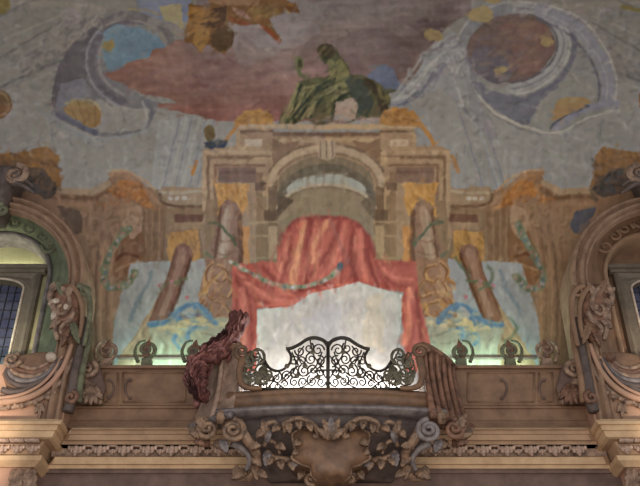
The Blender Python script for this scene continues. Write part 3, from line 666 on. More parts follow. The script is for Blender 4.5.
IMG = IMG*(1-gold*.2)+gr*gold*.2
IMG = IMG*(1+gold*np.array((.02,-.02,0.)))*np.array((1.01,.992,.99))
IMG = np.clip(IMG, 20, 235)

# surface grid
KPAINT = 1.32                                # pigment scale: uniform over the whole painting
du = .0155
us = np.arange(-8.0, 8.3, du); ss = np.arange(0, (ZS-7.2)+RA*TMAX, du*1.15)
yz = np.array([vault(s) for s in ss])
GU, GV = np.meshgrid(us, np.arange(len(ss)))
VY, VZ = yz[GV, 0], yz[GV, 1]
PX, PY = proj(GU, VY, VZ)
fx = np.clip((PX-X0)*S-.5, 0, W_-1.01); fy = np.clip((PY-Y0)*S-.5, 0, H_-1.01)
ix, iy = fx.astype(int), fy.astype(int); tx, ty = (fx-ix)[..., None], (fy-iy)[..., None]
Cc = (IMG[iy, ix]*(1-tx)+IMG[iy, ix+1]*tx)*(1-ty)+(IMG[iy+1, ix]*(1-tx)+IMG[iy+1, ix+1]*tx)*ty
LC = np.clip(s2l(Cc)*KPAINT, 0, .85)
FI = IDS[np.clip(iy, 0, H_-1), np.clip(ix, 0, W_-1)][:-1, :-1]
XCL, XCR, RO, ZC = XM-5.475, XM+5.475, 1.75, 8.95
mu = (GU[:-1, :-1]+du/2); mz = (VZ[:-1, :-1])
def in_arch(x, z, xc, r): return ((np.hypot(x-xc, z-ZC) < r) & (z >= ZC)) | ((abs(x-xc) < r) & (z < ZC))
hole = in_arch(mu, mz, XCL, RO-.12) | in_arch(mu, mz, XCR, RO-.12)
fm = bpy.data.materials.new('fresco_paint'); fm.use_nodes = True
nt = fm.node_tree; bs = nt.nodes['Principled BSDF']; at = nt.nodes.new('ShaderNodeAttribute'); at.attribute_name = 'pigment'
nz = nt.nodes.new('ShaderNodeTexNoise'); nz.inputs['Scale'].default_value = 9; nz.inputs['Detail'].default_value = 8
tcn = nt.nodes.new('ShaderNodeTexCoord'); nt.links.new(tcn.outputs['Object'], nz.inputs['Vector'])
rmp = nt.nodes.new('ShaderNodeMapRange'); rmp.inputs['To Min'].default_value = .86; rmp.inputs['To Max'].default_value = 1.14
nt.links.new(nz.outputs['Fac'], rmp.inputs['Value'])
mul = nt.nodes.new('ShaderNodeVectorMath'); mul.operation = 'SCALE'
nt.links.new(at.outputs['Color'], mul.inputs[0]); nt.links.new(rmp.outputs['Result'], mul.inputs['Scale']); nt.links.new(mul.outputs['Vector'], bs.inputs['Base Color'])
bs.inputs['Roughness'].default_value = .95; bs.inputs['Specular IOR Level'].default_value = .15
bpn = nt.nodes.new('ShaderNodeBump'); bpn.inputs['Strength'].default_value = .12; bpn.inputs['Distance'].default_value = .02
nt.links.new(nz.outputs['Fac'], bpn.inputs['Height']); nt.links.new(bpn.outputs['Normal'], bs.inputs['Normal'])
FR = thing('ceiling_fresco', 'illusionistic fresco of architecture, clouds and figures covering the coved ceiling', 'fresco', (XM, YW, 7.2))
ny, nx = GU.shape; idx = np.arange(ny*nx).reshape(ny, nx)
co = np.stack([GU-XM, VY-YW, VZ-7.2], -1).reshape(-1, 3); lc = np.concatenate([LC.reshape(-1, 3), np.ones((ny*nx, 1))], 1)
def label_of(n):
    side = 'right' if n.endswith('_right') else 'left'
    base = n.replace('_right', '').replace('_', ' ')
    return base+' on the '+side+' side'
for k, nm in enumerate(NAMES):
    sel = (FI == k) & ~hole
    if not sel.any(): continue
    r_, c_ = np.nonzero(sel)
    q = np.stack([idx[r_, c_], idx[r_, c_+1], idx[r_+1, c_+1], idx[r_+1, c_]], 1)
    uq, inv = np.unique(q, return_inverse=True); inv = inv.reshape(-1)
    me = bpy.data.meshes.new(nm); nf = len(q)
    me.vertices.add(len(uq)); me.vertices.foreach_set('co', co[uq].astype(np.float32).ravel())
    me.loops.add(nf*4); me.loops.foreach_set('vertex_index', inv.astype(np.int32))
    me.polygons.add(nf); me.polygons.foreach_set('loop_start', np.arange(0, nf*4, 4, dtype=np.int32)); me.polygons.foreach_set('loop_total', np.full(nf, 4, np.int32))
    me.update(calc_edges=True)
    ca = me.color_attributes.new('pigment', 'FLOAT_COLOR', 'POINT'); ca.data.foreach_set('color', lc[uq].astype(np.float32).ravel())
    me.polygons.foreach_set('use_smooth', np.ones(nf, bool))
    me.materials.append(fm)
    base = nm.replace('_right', '')
    o = bpy.data.objects.new(base, me); COL.objects.link(o); o.parent = FR
    if nm != 'painted_vault': o['label'] = label_of(nm) if (nm.endswith('_right') or nm+'_right' in NAMES) else base.replace('_', ' ')
# plain shell behind the painting and the flat ceiling beyond
bm = NB(); rows = []
for t in np.linspace(0, 1, 40):
    s = t*((ZS-7.2)+RA*math.pi/2); y, z = vault(s)
    n_ = max(0., (s-(ZS-7.2))/RA); oy, oz = math.cos(n_)*.06, math.sin(n_)*.06
    if t > .0: rows.append([(x, y+oy, z+oz) for x in (-8.2, 8.5)])
rows.append([(-8.2, -4, ZS+RB+.06), (8.5, -4, ZS+RB+.06)])
# leave the two window bays open: shell is made in three strips
for xa, xb, lo in ((-8.2, XCL-RO+.1, 0), (XCL-RO+.1, XCL+RO-.1, 1), (XCL+RO-.1, XCR-RO+.1, 0), (XCR-RO+.1, XCR+RO-.1, 1), (XCR+RO-.1, 8.5, 0)):
    rr = [[(xa, r[0][1], r[0][2]), (xb, r[0][1], r[0][2])] for r in rows if (not lo or r[0][2] > ZC+RO+.05)]
    grid(bm, rr)
structure('ceiling', bm, 'plaster', True)

# ------------------------------------------------------------------ cornice and parapet
PXJ = P(88, 300, 11.6).x                                # right edge of left bay pier
XB = abs(PXJ-XM)                                        # half-width of the middle wall
def zat(py, Y): return P(320, py, Y).z
# profile of the main order: (py, Y)
PROF = [(365,12.15),(365,11.93),(368,11.93),(369.5,12.0),(405,12.0),(406,11.94),(408,11.94),(409,11.97),(420,11.97),(421,11.95),(427,11.93),
        (427.8,11.62),(429.5,11.60),(430,11.66),(434,11.68),(435,11.64),(440,11.68),(441,11.76),(444.5,11.79),(446,11.86),(447.2,11.93),(456,11.95),(457,11.86),(464,11.90),(465,11.95),(468.5,11.97),(469,12.02),(473,12.03),(474,12.07),(476,12.09),(520,12.09)]
def prof_pts(off): return [(Y-off, zat(py, Y)) for py, Y in PROF]
PR = prof_pts(0)
def sweep(bm, path, prof):
    """path: list of (x, side normal dx, dy) handled as mitred corners: each entry gives x(y-depth) function"""
    rows = []
    for f in path: rows.append([Vector(f(y, z)) for y, z in prof])
    grid(bm, rows)
def main_rows(prof): return [lambda y, z: (XM-XB-.2, y, z), lambda y, z: (XM+XB+.2, y, z)]
XI = abs(P(62, 420, 11.36).x-XM)
def seg(name, i0, i1, m, smooth=False):
    bm = NB(); sub_ = PR[i0:i1+1]
    if name in ('trim_1', 'trim_2', 'trim_3'):
        rows = []
        for sg in (-1, 1):
            fx0 = lambda y: XM+sg*(XI-.10+max(0, y-11.6))
            rows.append([(fx0(y), y, z) for y, z in sub_]+[(fx0(sub_[-1][0]), 12.3, sub_[-1][1]), (fx0(sub_[0][0]), 12.3, sub_[0][1])])
        V = grid(bm, rows, True); bm.faces.new(V[0]); bm.faces.new(V[1][::-1])
        return structure(name, bm, m, smooth)
    rows = [[(x, y, z) for y, z in sub_]+[(x, 12.3, sub_[-1][1]), (x, 12.3, sub_[0][1])] for x in (XM-XB-1.2, XM+XB+1.2)]
    V = grid(bm, rows, True); bm.faces.new(V[0]); bm.faces.new(V[1][::-1])
    return structure(name, bm, m, smooth)
wall_mid = None
bm = NB(); sub_ = PR[0:11]
OPL, OPR = P(240, 389, 12).x, P(420, 389, 12).x
for xa, xb in ((XM-XB-.2, OPL), (OPR, XM+XB+.2)):
    rows = [[(x, y, z) for y, z in sub_]+[(x, 12.15, sub_[-1][1])] for x in (xa, xb)]
    V = grid(bm, rows, True); bm.faces.new(V[0]); bm.faces.new(V[1][::-1])
box(bm, OPL, OPR, 11.97, 12.15, PR[10][1], zat(398, 12.0))
parapet = structure('wall_back', bm, 'brown')
bm = NB(); box(bm, XM-XB-.2, XM+XB+.2, 12.3, 12.5, PR[28][1]-.1, 7.16); structure('wall_core', bm, 'plaster')
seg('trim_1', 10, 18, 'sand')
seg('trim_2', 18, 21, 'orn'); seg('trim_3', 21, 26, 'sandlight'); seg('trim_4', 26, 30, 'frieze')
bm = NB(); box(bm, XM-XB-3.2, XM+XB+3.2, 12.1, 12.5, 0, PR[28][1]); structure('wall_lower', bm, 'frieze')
bm = NB(); box(bm, XM-XB-.2, XM+XB+.2, 12.52, 12.7, 5, 7.25); structure('wall_rear', bm, 'plaster')
bm = NB(); box(bm, -8.2, 8.5, -4, 13.3, -.1, 0); structure('floor', bm, 'floor')
# panel frames with bracketed ends on the parapet
def panel(xa, xb, ya, yb, Y=12.0, w=.018):
    bm = NB(); q = [(xa,ya),(xb,ya),(xb,yb),(xa,yb),(xa,ya)]
    for a, b in zip(q, q[1:]): tube(bm, [P(*a, Y), P(*b, Y)], w, seg=6)
    return bm
for (a, b, lab) in ((122,185,1), (467,534,2), (104,118,3), (538,552,4)):
    o = link('panel_moulding', panel(a+1, b, 373, 402), 'brown', parapet)
for (x, s) in ((127,1), (505,-1), (112,-1), (541,1)):
    bm = NB(); ptube(bm, [(x+3*s,380),(x,382),(x-2*s,388),(x,395),(x+3*s,398)], 11.99, .018, .014); ball(bm, P(x+3*s, 380, 11.98), .026); ball(bm, P(x+3*s, 398, 11.98), .026)
    link('bracket_ornament', bm, 'frieze', parapet)
# leaf ornaments of the frieze band
zt, zb_ = zat(446, 11.88), zat(455, 11.9)
def cleaf():
    bm = NB()
    for k, (dx, h, r) in enumerate(((0,0,.05),(-.055,.02,.036),(.055,.02,.036),(-.1,.05,.026),(.1,.05,.026))):
        ball(bm, (dx, -.02-.02*(k == 0), -.02+h), r, 1, .8, 1.5, 10)
    ball(bm, (0, -.05, -.085), .026, 1, 1, 1, 8)
    box(bm, -.115, .115, -.17, -.02, .085, .12)
    return bm
me0 = None; step = 22.0*MPX*.99
cb = bpy.data.objects.new('cornice_leaf_band', None); COL.objects.link(cb); cb.location = (XM, 11.9, (zt+zb_)/2)
cb['label'] = 'long row of carved leaf ornaments in the dark hollow of the middle cornice'; cb['category'] = 'moulding'
xs_ = np.arange(-XB+.12, XB-.1, step)
first = None
def leafrow(parent, xs, Y, z, sc=1.):
    global first
    for x in xs:
        if first is None:
            first = link('carved_leaf', cleaf(), 'leafs'); o = first
        else:
            o = first.copy(); COL.objects.link(o)
        o.parent = parent; o.location = (x, Y, z); o.scale = (sc, sc, sc)
leafrow(cb, xs_, -.03, .0)
leafrow(cb, xs_[:-1]+step/2, .0, -.01, .55)

# ------------------------------------------------------------------ side window bays
def stilt(xc, zc, r, y, zb, n=28, flip=1):
    pts = [(xc+flip*r, y, zb+(zc-zb)*t) for t in np.linspace(0, 1, 5)]
    pts += [(xc+flip*r*math.cos(a), y, zc+r*math.sin(a)) for a in np.linspace(0, math.pi, n)[1:]]
    pts += [(xc-flip*r, y, zc+(zb-zc)*t) for t in np.linspace(0, 1, 5)[1:]]
    return pts
for side in (0, 1):
    sg = -1 if side == 0 else 1; SN = 'left' if side == 0 else 'right'; xc = XCL if side == 0 else XCR
    def Q(px, py): return ((px, py) if side == 0 else (2*331-px, py))   # measured on the left, carried over to the right
    ZL = zat(419.5, 11.45)                                   # ledge level of the bay
    zsill = zat(362, 11.7)
    # archivolt and piers
    zb = zat(421, 11.6)+.0
    root = thing('window_surround', 'moulded arched stucco surround of the %s window, %s' % (SN, 'with a green-lit reveal' if side == 0 else 'with a brown unlit reveal'), 'window surround', (xc, 11.6, zb))
    bm = NB(); rows = [stilt(xc, ZC, r, y, zb) for r, y in ((1.75,12.4),(1.75,11.68),(1.735,11.60),(1.70,11.57),(1.68,11.60),(1.67,11.66),(1.64,11.67),(1.63,11.60),(1.58,11.56),(1.56,11.58),(1.55,11.65),(1.53,11.66),(1.52,11.62),(1.50,11.62),(1.49,11.70),(1.47,11.74))]
    grid(bm, rows); part('archivolt', bm, 'archs', root)
    bm = NB(); rows = []
    for t in np.linspace(0, 1, 10): rows.append(stilt(xc, 8.97+(9.6-8.97)*t, 1.47+(.93-1.47)*t, 11.74+(12.46-11.74)*t, zsill-.1))
    grid(bm, rows); part('splayed_reveal', bm, 'green' if not side else 'brown', root, label='green-glow splayed reveal' if not side else None)
    bm = NB(); rows = [stilt(xc, 9.6, r, y, zsill-.1) for r, y in ((.95,12.46),(.94,12.40),(.90,12.38),(.87,12.42),(.85,12.50),(.84,12.75))]
    grid(bm, rows); part('inner_moulding', bm, 'grey' if not side else 'sand', root)
    # scroll relief on the reveal
    bm = NB()
    for (a, R, tr, a0, dr) in ((60,.16,1.4,0,1),(48,.13,1.2,1.5,-1),(34,.15,1.3,3,1),(74,.12,1.2,2,1)):
        q = Vector((xc-sg*1.17*math.cos(math.radians(a)), 12.1, 9.28+1.17*math.sin(math.radians(a))))
        tube(bm, [Vector((p.x, 12.0+.3*(p.x-q.x)*0, p.z)) for p in spiral_pts((q.x, q.z), R, tr, a0, 12.0, dr)], .03, .015)
    part('reveal_scrollwork', bm, 'verd' if not side else 'brown', root)
    # niche wall with the window opening left for the frame
    wx = .69; zt_ = 9.86
    bm = NB(); Yn = 12.75
    box(bm, xc-1.1, xc-wx, Yn, Yn+.1, zsill-.4, 10.7); box(bm, xc+wx, xc+1.1, Yn, Yn+.1, zsill-.4, 10.7); box(bm, xc-wx, xc+wx, Yn, Yn+.1, zt_, 10.7)
    structure('wall_niche_%s' % SN, bm, 'glowcream' if side == 0 else 'brown')
    # window
    wr = bpy.data.objects.new('window_%d' % (side+1), None); COL.objects.link(wr); wr.location = (xc, 12.7, zsill-.3); wr['kind'] = 'structure'
    def arcrow(r, y, zc_, zb2, wid):   # segmental headed outline
        pts = [(xc+wid, y, zb2), (xc+wid, y, zc_)]
        for a in np.linspace(0, math.pi, 21)[1:-1]: pts.append((xc+wid*math.cos(a), y, zc_+r*math.sin(a)))
        return pts+[(xc-wid, y, zc_), (xc-wid, y, zb2)]
    bm = NB()
    o_ = []
    zbt = zsill-.35
    inn = arcrow(.2, 12.62, 9.5, zbt, .46)
    out = [(xc+.69, 12.62, zbt), (xc+.69, 12.62, 9.5)]
    for a in np.linspace(0, math.pi, 21)[1:-1]:
        c, s = math.cos(a), math.sin(a); k = min(.69/max(abs(c), 1e-6), .36/max(s, 1e-6)); out.append((xc+c*k, 12.62, 9.5+s*k))
    out += [(xc-.69, 12.62, 9.5), (xc-.69, 12.62, zbt)]
    rows = [[(p[0], 12.85, p[2]) for p in out], out, [(p[0]*.93+xc*.07, 12.58, p[2]-.02 if p[2] > 9.6 else p[2]) for p in out], [(a[0]*.5+b[0]*.5, 12.64, a[2]*.5+b[2]*.5) for a, b in zip(inn, out)], [(a[0]*.8+b[0]*.2, 12.60, a[2]*.8+b[2]*.2) for a, b in zip(inn, out)], inn, [(p[0], 12.85, p[2]) for p in inn]]
    grid(bm, rows); part('window_frame', bm, 'frame', wr, False)
    bm = NB(); ins = [(p[0]+ (xc-p[0])*.0, 12.62, p[2]) for p in inn]; tube(bm, [Vector((p[0], 12.6, p[2])) for p in inn], .022, seg=6)
    part('frame_bead', bm, 'ivory', wr)
    bm = NB(); box(bm, xc-.8, xc+.8, 12.50, 12.66, zt_+.0, zt_+.07); box(bm, xc-.76, xc+.76, 12.56, 12.66, zt_-.05, zt_); part('window_head_moulding', bm, 'frame', wr, False)
    bm = NB(); box(bm, xc-.47, xc+.47, 12.80, 12.82, zbt, 9.72); part('pane', bm, 'glass', wr, False)
    bm = NB()
    for i in range(-3, 4): tube(bm, [Vector((xc+i*.13, 12.79, zbt)), Vector((xc+i*.13, 12.79, 9.7))], .008, seg=6)
    z = zbt
    while z < 9.7: tube(bm, [Vector((xc-.46, 12.79, z)), Vector((xc+.46, 12.79, z))], .008, seg=6); z += .17
    part('leading', bm, 'lead', wr)
    # apron wall of the bay: from the ledge to the sill
    xi = XM+sg*XB
    bm = NB(); xe = xc+sg*2.6
    box(bm, min(xi+sg*.08, xe), max(xi+sg*.08, xe), 11.68, 12.6, ZL-.05, zsill-.05)
    structure('wall_%s' % SN, bm, 'pink')
    bm = NB(); box(bm, min(xc+sg*1.6, xe), max(xc+sg*1.6, xe), 11.7, 12.6, zsill-.05, 12.2); structure('wall_outer_%s' % SN, bm, 'brown')
    bm = NB(); box(bm, min(xi+sg*.1, xe), max(xi+sg*.1, xe), 11.5, 11.75, ZL-.02, ZL+.03); structure('trim_ledge_%s' % SN, bm, 'sandlight')
    # bay cornice, mitred return
    BP = [(419.5,11.36),(421,11.33),(424,11.34),(425,11.38),(430,11.39),(431,11.42),(437,11.45),(439,11.5),(441.5,11.60),(454,11.66),(455.5,11.58),(460,11.60),(464,11.66),(467,11.70),(468,11.76),(520,11.78)]
    bp = [(Y, zat(py, Y)) for py, Y in BP]
    cuts = ((0,7,'sandlight','crown'), (7,9,'sand','hollow'), (9,13,'sandlight','bed'), (13,15,'pink','pier'))
    Yf = 11.33
    for i0, i1, mm_, nn in cuts:
        pp = bp[i0:i1+1]; rows = []
        x_in = PXJ if side == 0 else 2*XM-PXJ
        x_in = XM+sg*(abs(P(62, 420, 11.36).x-XM))
        rows.append([(xe, y, z) for y, z in pp])
        rows.append([(x_in+sg*(y-Yf), y, z) for y, z in pp])
        rows.append([(x_in+sg*(y-Yf), 12.3, z) for y, z in pp])
        bm = NB(); V = grid(bm, rows)
        structure('trim_%s_%s' % (nn, SN), bm, mm_)
    # top of that cornice
    bm = NB(); box(bm, min(x_in, xe), max(x_in, xe), 11.37, 12.3, bp[0][1]-.06, bp[0][1]+.0); structure('trim_ledge_top_%s' % SN, bm, 'sandlight')
    lb = bpy.data.objects.new('cornice_leaf_band', None); COL.objects.link(lb); zz = (zat(444, 11.6)+zat(454, 11.6))/2
    lb.location = (x_in, 11.63, zz); lb['label'] = 'short row of carved leaf ornaments under the %s window bay' % SN; lb['category'] = 'moulding'
    leafrow(lb, [sg*(.4+i*step*.62) for i in range(8)], -.03, 0, .8)
    # carved drop below the bay cornice (bottom corner)
    t = thing('carved_pendant', 'carved stucco pendant of leaves under the %s window bay cornice' % SN, 'stucco ornament', P(*Q(20, 484), 11.7))
    bm = NB()
    for x in (14, 20, 27, 33): leaf(bm, Q(x, 469), Q(x+(1 if x > 20 else -1), 498), .13, 11.72, 4, .06)
    part('leaf', bm, 'orn', t)
    # ---- ornaments
    # shell apron
    t = thing('shell_apron', 'big scrolled stucco shell below the %s window' % SN, 'stucco ornament', P(*Q(0, 385), 11.6))
    bm = NB(); ptube(bm, [Q(-45,399), Q(-15,403), Q(12,401), Q(32,396), Q(48,386), Q(60,372), Q(67,358), Q(72,344)], 11.56, .055, .03, dY=.02); part('rim', bm, 'pink', t)
    bm = NB(); ptube(bm, [Q(-45,394.5), Q(-15,398.5), Q(12,396.5), Q(29,391.5), Q(44,382), Q(55,369), Q(62,356)], 11.55, .03, .02, dY=.02); part('inner_rim', bm, 'pink', t)
    bm = NB(); ptube(bm, [Q(2,390), Q(14,392), Q(27,389), Q(40,381), Q(50,370)], 11.6, .05, .03, dY=.02); part('hollow', bm, 'belly', t)  # dark tube standing for the shade in the shell's cavity
    bm = NB(); ptube(bm, [Q(-45,405), Q(-12,409), Q(14,407), Q(36,401), Q(52,391), Q(65,376), Q(73,358)], 11.62, .04, .03)
    part('outer_bead', bm, 'orn', t)
    cols = ['belly','grey','orn','rosew','orn']
    for k in range(5):
        bm = NB(); o = k*5.0
        ptube(bm, [Q(62-k*1.5,360-o*.3), Q(52-o*.2,374-o*.5), Q(38-o*.2,383-o*.7), Q(22,386-o), Q(10+o*.2,381-o), Q(6+o*.5,373-o*.9), Q(10+o*.5,366-o*.6)], 11.60+.012*k, .052, .03, ridge=.08)
        part('lobe', bm, cols[k], t)
    bm = NB(); relief(bm, [Q(*q) for q in ((2,374),(8,392),(26,393),(44,385),(58,368),(62,352),(40,352),(16,356))], 11.66, .02); part('shell_ground', bm, 'brown', t)
    bm = NB(); volute(bm, *Q(12, 360), .13, 1.5, 0, 11.56, sg*1, .035); part('curl', bm, 'orn', t)
    bm = NB(); ball(bm, P(*Q(51,357), 11.5), .075, seg=16); part('boss', bm, 'ivory' if not side else 'rosew', t)
    for k in range(9):
        bm = NB(); x = 2+k*6.6; ball(bm, P(*Q(x, 406-((x-4)/50)**2*13+1.5*(k % 2)), 11.6), .032+.012*(k % 2)); part('bead', bm, 'orn', t)
    bm = NB()
    for dx, dy in ((-5,8),(0,13),(5,7),(3,2),(-3,3)): leaf(bm, Q(40,403), Q(40+dx, 406+dy), .07, 11.63, 3, .04)
    part('pendant_leaf', bm, 'orn', t)
    # mask / foliage cartouche on the jamb
    t = thing('foliate_cartouche', 'carved cartouche of leaves and scrolls on the %s window jamb' % SN, 'stucco ornament', P(*Q(68, 320), 11.5))
    bm = NB(); relief(bm, [Q(*q) for q in ((54,292),(60,284),(72,284),(80,292),(84,306),(78,330),(70,344),(60,340),(54,326),(50,308))], 11.6, .12); part('ground', bm, 'rosew', t)
    VD, IV = ('verd', 'ivory') if not side else ('brown', 'orn')
    for (b, e, wd, mm_) in (((64,296),(56,280),.13,VD),((66,298),(76,282),.12,'orn'),((62,318),(50,330),.13,'orn'),((68,326),(62,348),.16,'rosew'),((72,322),(80,346),.14,VD),((60,300),(48,306),.1,IV),((58,310),(52,322),.12,IV)):
        bm = NB(); leaf(bm, Q(*b), Q(*e), wd, 11.5, 5, .08); part('acanthus_leaf', bm, mm_, t)
    for (q, r0, r1, mm_) in (([(78,286),(86,290),(90,300),(90,316),(87,332),(84,346)], .05, .03, VD), ([(72,286),(78,294),(82,306),(82,322),(79,338)], .045, .03, 'brown'), ([(54,286),(50,296),(53,306),(57,316),(55,328),(58,340)], .045, .03, 'orn'),
            ([(62,288),(68,294),(70,304),(66,312),(60,314),(58,308),(62,305)], .04, .025, 'orn'), ([(74,312),(70,320),(64,324),(60,330),(64,336),(68,334)], .04, .025, 'orn'), ([(58,318),(64,320),(70,316),(74,308)], .03, .03, 'rosew')):
        bm = NB(); ptube(bm, [Q(*k_) for k_ in q], 11.47, r0, r1, ridge=.12); part('scroll', bm, mm_, t)
    bm = NB(); ball(bm, P(*Q(66,307), 11.42), .04, 1, .8, 1.3, 12); part('boss', bm, IV, t)
    for (vx, vy, vr, va, vd) in ((55,288,.1,0,-sg),(84,292,.11,2,sg)):
        bm = NB(); volute(bm, *Q(vx, vy), vr, 1.4, va, 11.5, vd, .03); part('volute', bm, VD if vx > 60 else 'orn', t)
    # tall strip scroll on the pier below
    t = thing('pier_scroll', 'tall carved scroll running down the pier beside the %s window shell' % SN, 'stucco ornament', P(*Q(80, 370), 11.5))
    bm = NB(); ptube(bm, [Q(84,318), Q(82,340), Q(78,360), Q(74,380), Q(72,398), Q(68,412)], 11.58, .05, .08, ridge=.1); part('stem', bm, 'belly', t)  # stem colour darkened to carry the deep shadow along the pier
    bm = NB(); ptube(bm, [Q(90,322), Q(89,340), Q(84,362), Q(80,384), Q(78,402)], 11.6, .035, .06); part('outer_stem', bm, 'verd' if not side else 'brown', t)
    bm = NB(); volute(bm, *Q(71, 398), .1, 1.4, 1.5, 11.52, sg, .04); part('foot_volute', bm, 'rosew', t)
    # scroll console on parapet beside bay
    t = thing('scroll_console', 'carved stucco scroll console on the parapet beside the %s window bay' % SN, 'stucco ornament', P(*Q(92, 386), 11.85))
    bm = NB(); ptube(bm, [Q(88,364), Q(84,374), Q(86,384), Q(93,390), Q(99,396), Q(99,404)], 11.86, .085, .06, ridge=.08); part('body', bm, 'orn', t)
    bm = NB(); volute(bm, *Q(88, 370), .14, 1.6, 1.2, 11.78, sg, .045); part('top_volute', bm, 'orn', t)
    for e in ((80,404),(86,407),(92,408),(98,407),(104,402)):
        bm = NB(); leaf(bm, Q(91,384), Q(*e), .14, 11.80, 4, .1, .8); part('acanthus_leaf', bm, 'rosew' if side else 'orn', t)
    bm = NB(); relief(bm, [Q(*q) for q in ((80,366),(100,366),(106,388),(100,404),(82,404),(76,386))], 11.9, .05, back=.02); part('back_plate', bm, 'frieze', t)
    # keystone
    t = thing('keystone_scroll', 'dark carved scroll keystone at the crown of the %s window arch' % SN, 'stucco ornament', (xc, 11.45, 10.7))
    bm = NB(); c0 = Vector((xc, 11.4, 10.7))
    rows = []
    for tt in np.linspace(0, 1, 10):
        hw = .42-.16*tt; z_ = 11.0-.85*tt; yy = 11.22+.2*tt+.05*math.sin(tt*9)
        rows.append([(xc-hw, 11.8, z_), (xc-hw, yy+.08, z_), (xc-hw*.6, yy, z_), (xc-hw*.5, yy+.04, z_), (xc+hw*.5, yy+.04, z_), (xc+hw*.6, yy, z_), (xc+hw, yy+.08, z_), (xc+hw, 11.8, z_)])
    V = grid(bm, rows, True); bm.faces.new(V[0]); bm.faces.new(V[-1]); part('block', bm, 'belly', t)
    for s in (-1, 1):
        bm = NB(); tube(bm, spiral_pts((xc+s*.42, 10.86), .2, 1.7, math.pi/2, 11.3, -s), .06, .03); part('volute', bm, 'orn', t)
        bm = NB(); tube(bm, spiral_pts((xc+s*.3, 10.24), .12, 1.5, math.pi/2, 11.42, s), .045, .025); part('lower_volute', bm, 'verd' if not side else 'orn', t)
        bm = NB()
        for e in ((.2,.12),(.3,.0),(.34,-.14)):
            a = P(320,300,11.4)
            tube(bm, catmull([Vector((xc+s*.35, 11.4, 10.75)), Vector((xc+s*(.35+e[0]*.5), 11.3, 10.8+e[1]*.9)), Vector((xc+s*(.4+e[0]), 11.42, 10.72+e[1]))], 6), .07, .02)
        part('leaf_spray', bm, 'belly', t)

# small carved volutes standing on the parapet
spots = [(107,351,'left of the two small scrolls beside the left window bay, at the foot of the painted pilaster',11), (147,350,'left of the green-lit ledge on the left',10), (194,352,'beside the claret drape on the left ledge',9),
         (461,352,'on the right ledge next to the fluted balcony wing',9), (510,351,'in the middle of the green-lit right ledge',10), (546,350,'at the foot of the painted pilaster by the right window bay',11)]
LB = ['pale round scroll ornament on the parapet at the foot of the left painted pilaster', 'small scroll ornament at the outer end of the green-lit left ledge', 'small scroll ornament behind the claret drape on the left ledge',
      'small scroll ornament on the right ledge next to the balcony wing', 'small scroll ornament at the outer end of the green-lit right ledge', 'round scroll ornament on the parapet at the foot of the right painted pilaster']
for i, (x, y, _, R) in enumerate(spots):
    sg = 1 if x < 326 else -1
    t = thing('ledge_scroll', LB[i], 'stucco ornament', P(x, 362, 12.05), 'scroll ornaments on the ledge')
    big = i in (0, 5)
    m_ = 'orn' if big else 'verd'
    bm = NB(); volute(bm, x, y, R*MPX*1.0, 1.7, -math.pi/2, 12.05, sg, .036, .022); part('volute', bm, m_, t)
    bm = NB(); ptube(bm, [(x-9*sg,362),(x-12*sg,352),(x-8*sg,343),(x-1*sg,341)], 12.07, .03, .02); part('outer_curl', bm, m_, t)
    bm = NB(); leaf(bm, (x-2*sg, 358), (x+3*sg, 340), .13, 12.04, 3, .06); part('leaf', bm, 'rosew', t)
    bm = NB(); b0 = P(x-5, 361, 12.05); b1 = P(x+5, 361, 12.05); box(bm, b0.x, b1.x, 12.0, 12.13, zat(365,11.93)-.0, b0.z+.02); part('base', bm, m_, t, False)
# thin dark fillet for the dark line on the wall behind the ledge
for xa, xb, s in ((118,226,'left'), (450,536,'right')):
    a = P(xa, 358, 12.47); b = P(xb, 358, 12.47)
    bm = NB(); box(bm, a.x, b.x, 12.46, 12.5, a.z-.012, a.z+.012)
    o = link('dark_fillet', bm, 'frieze', None, False); o['label'] = 'thin dark fillet along the %s green-lit ledge' % s; o['category'] = 'light fitting'

# ------------------------------------------------------------------ balcony
BX = lambda x: 2*331-x
YB = 11.05                                               # front of the balcony (middle)
bal = thing('balcony', 'carved brown musicians balcony with fluted wings projecting from the cornice', 'balcony', (XM, 11.9, zat(440, 11.6)))
def plan(u, Yc=YB, half=None):                            # bowed front, u in -1..1
    return Yc+.22*u*u*.7
def bowband(pyY, x0, x1, n=24):
    """front band: list of (py, setback) rows, bowed in plan"""
    bm = NB(); rows = []
    for i in range(n+1):
        u = -1+2*i/n; px = x0+(x1-x0)*i/n
        X = P(px, pyY[0][0], YB).x
        rows.append([(X, plan(u)+sb, zat(py, YB+sb)) for py, sb in pyY]+[(X, 11.95, zat(pyY[-1][0], YB+pyY[-1][1])), (X, 11.95, zat(pyY[0][0], YB+pyY[0][1]))])
    V = grid(bm, rows, True); bm.faces.new(V[0]); bm.faces.new(V[-1][::-1]); return bm
part('parapet_band', bowband([(387.6,.05),(389,.02),(393,.04),(394,.06),(403,.08),(404,.04)], 226, BX(226)), 'balc', bal)
part('shelf_moulding', bowband([(404,-.02),(406,-.06),(408,-.05),(410,.0),(412,.03),(414,.1)], 215, BX(215)), 'grey', bal)
# curved belly below
bm = NB(); rows = []
n = 30
for i in range(n+1):
    u = -1+2*i/n; r = []
    for k in range(13):
        t = k/12; py = 413+62*t
        sb = .08+.62*(1-math.cos(t*math.pi/2))**.8+.0
        half = 108-46*t
        X = P(331+half*u, py, YB+sb).x
        r.append((X, min(12.0, plan(u)+sb+.18*u*u), zat(py, YB+sb)))
    rows.append(r+[(r[-1][0], 12.06, r[-1][2]), (r[0][0], 12.0, r[0][2])])
V = grid(bm, rows, True); bm.faces.new(V[0]); bm.faces.new(V[-1][::-1])
part('belly', bm, 'belly', bal)
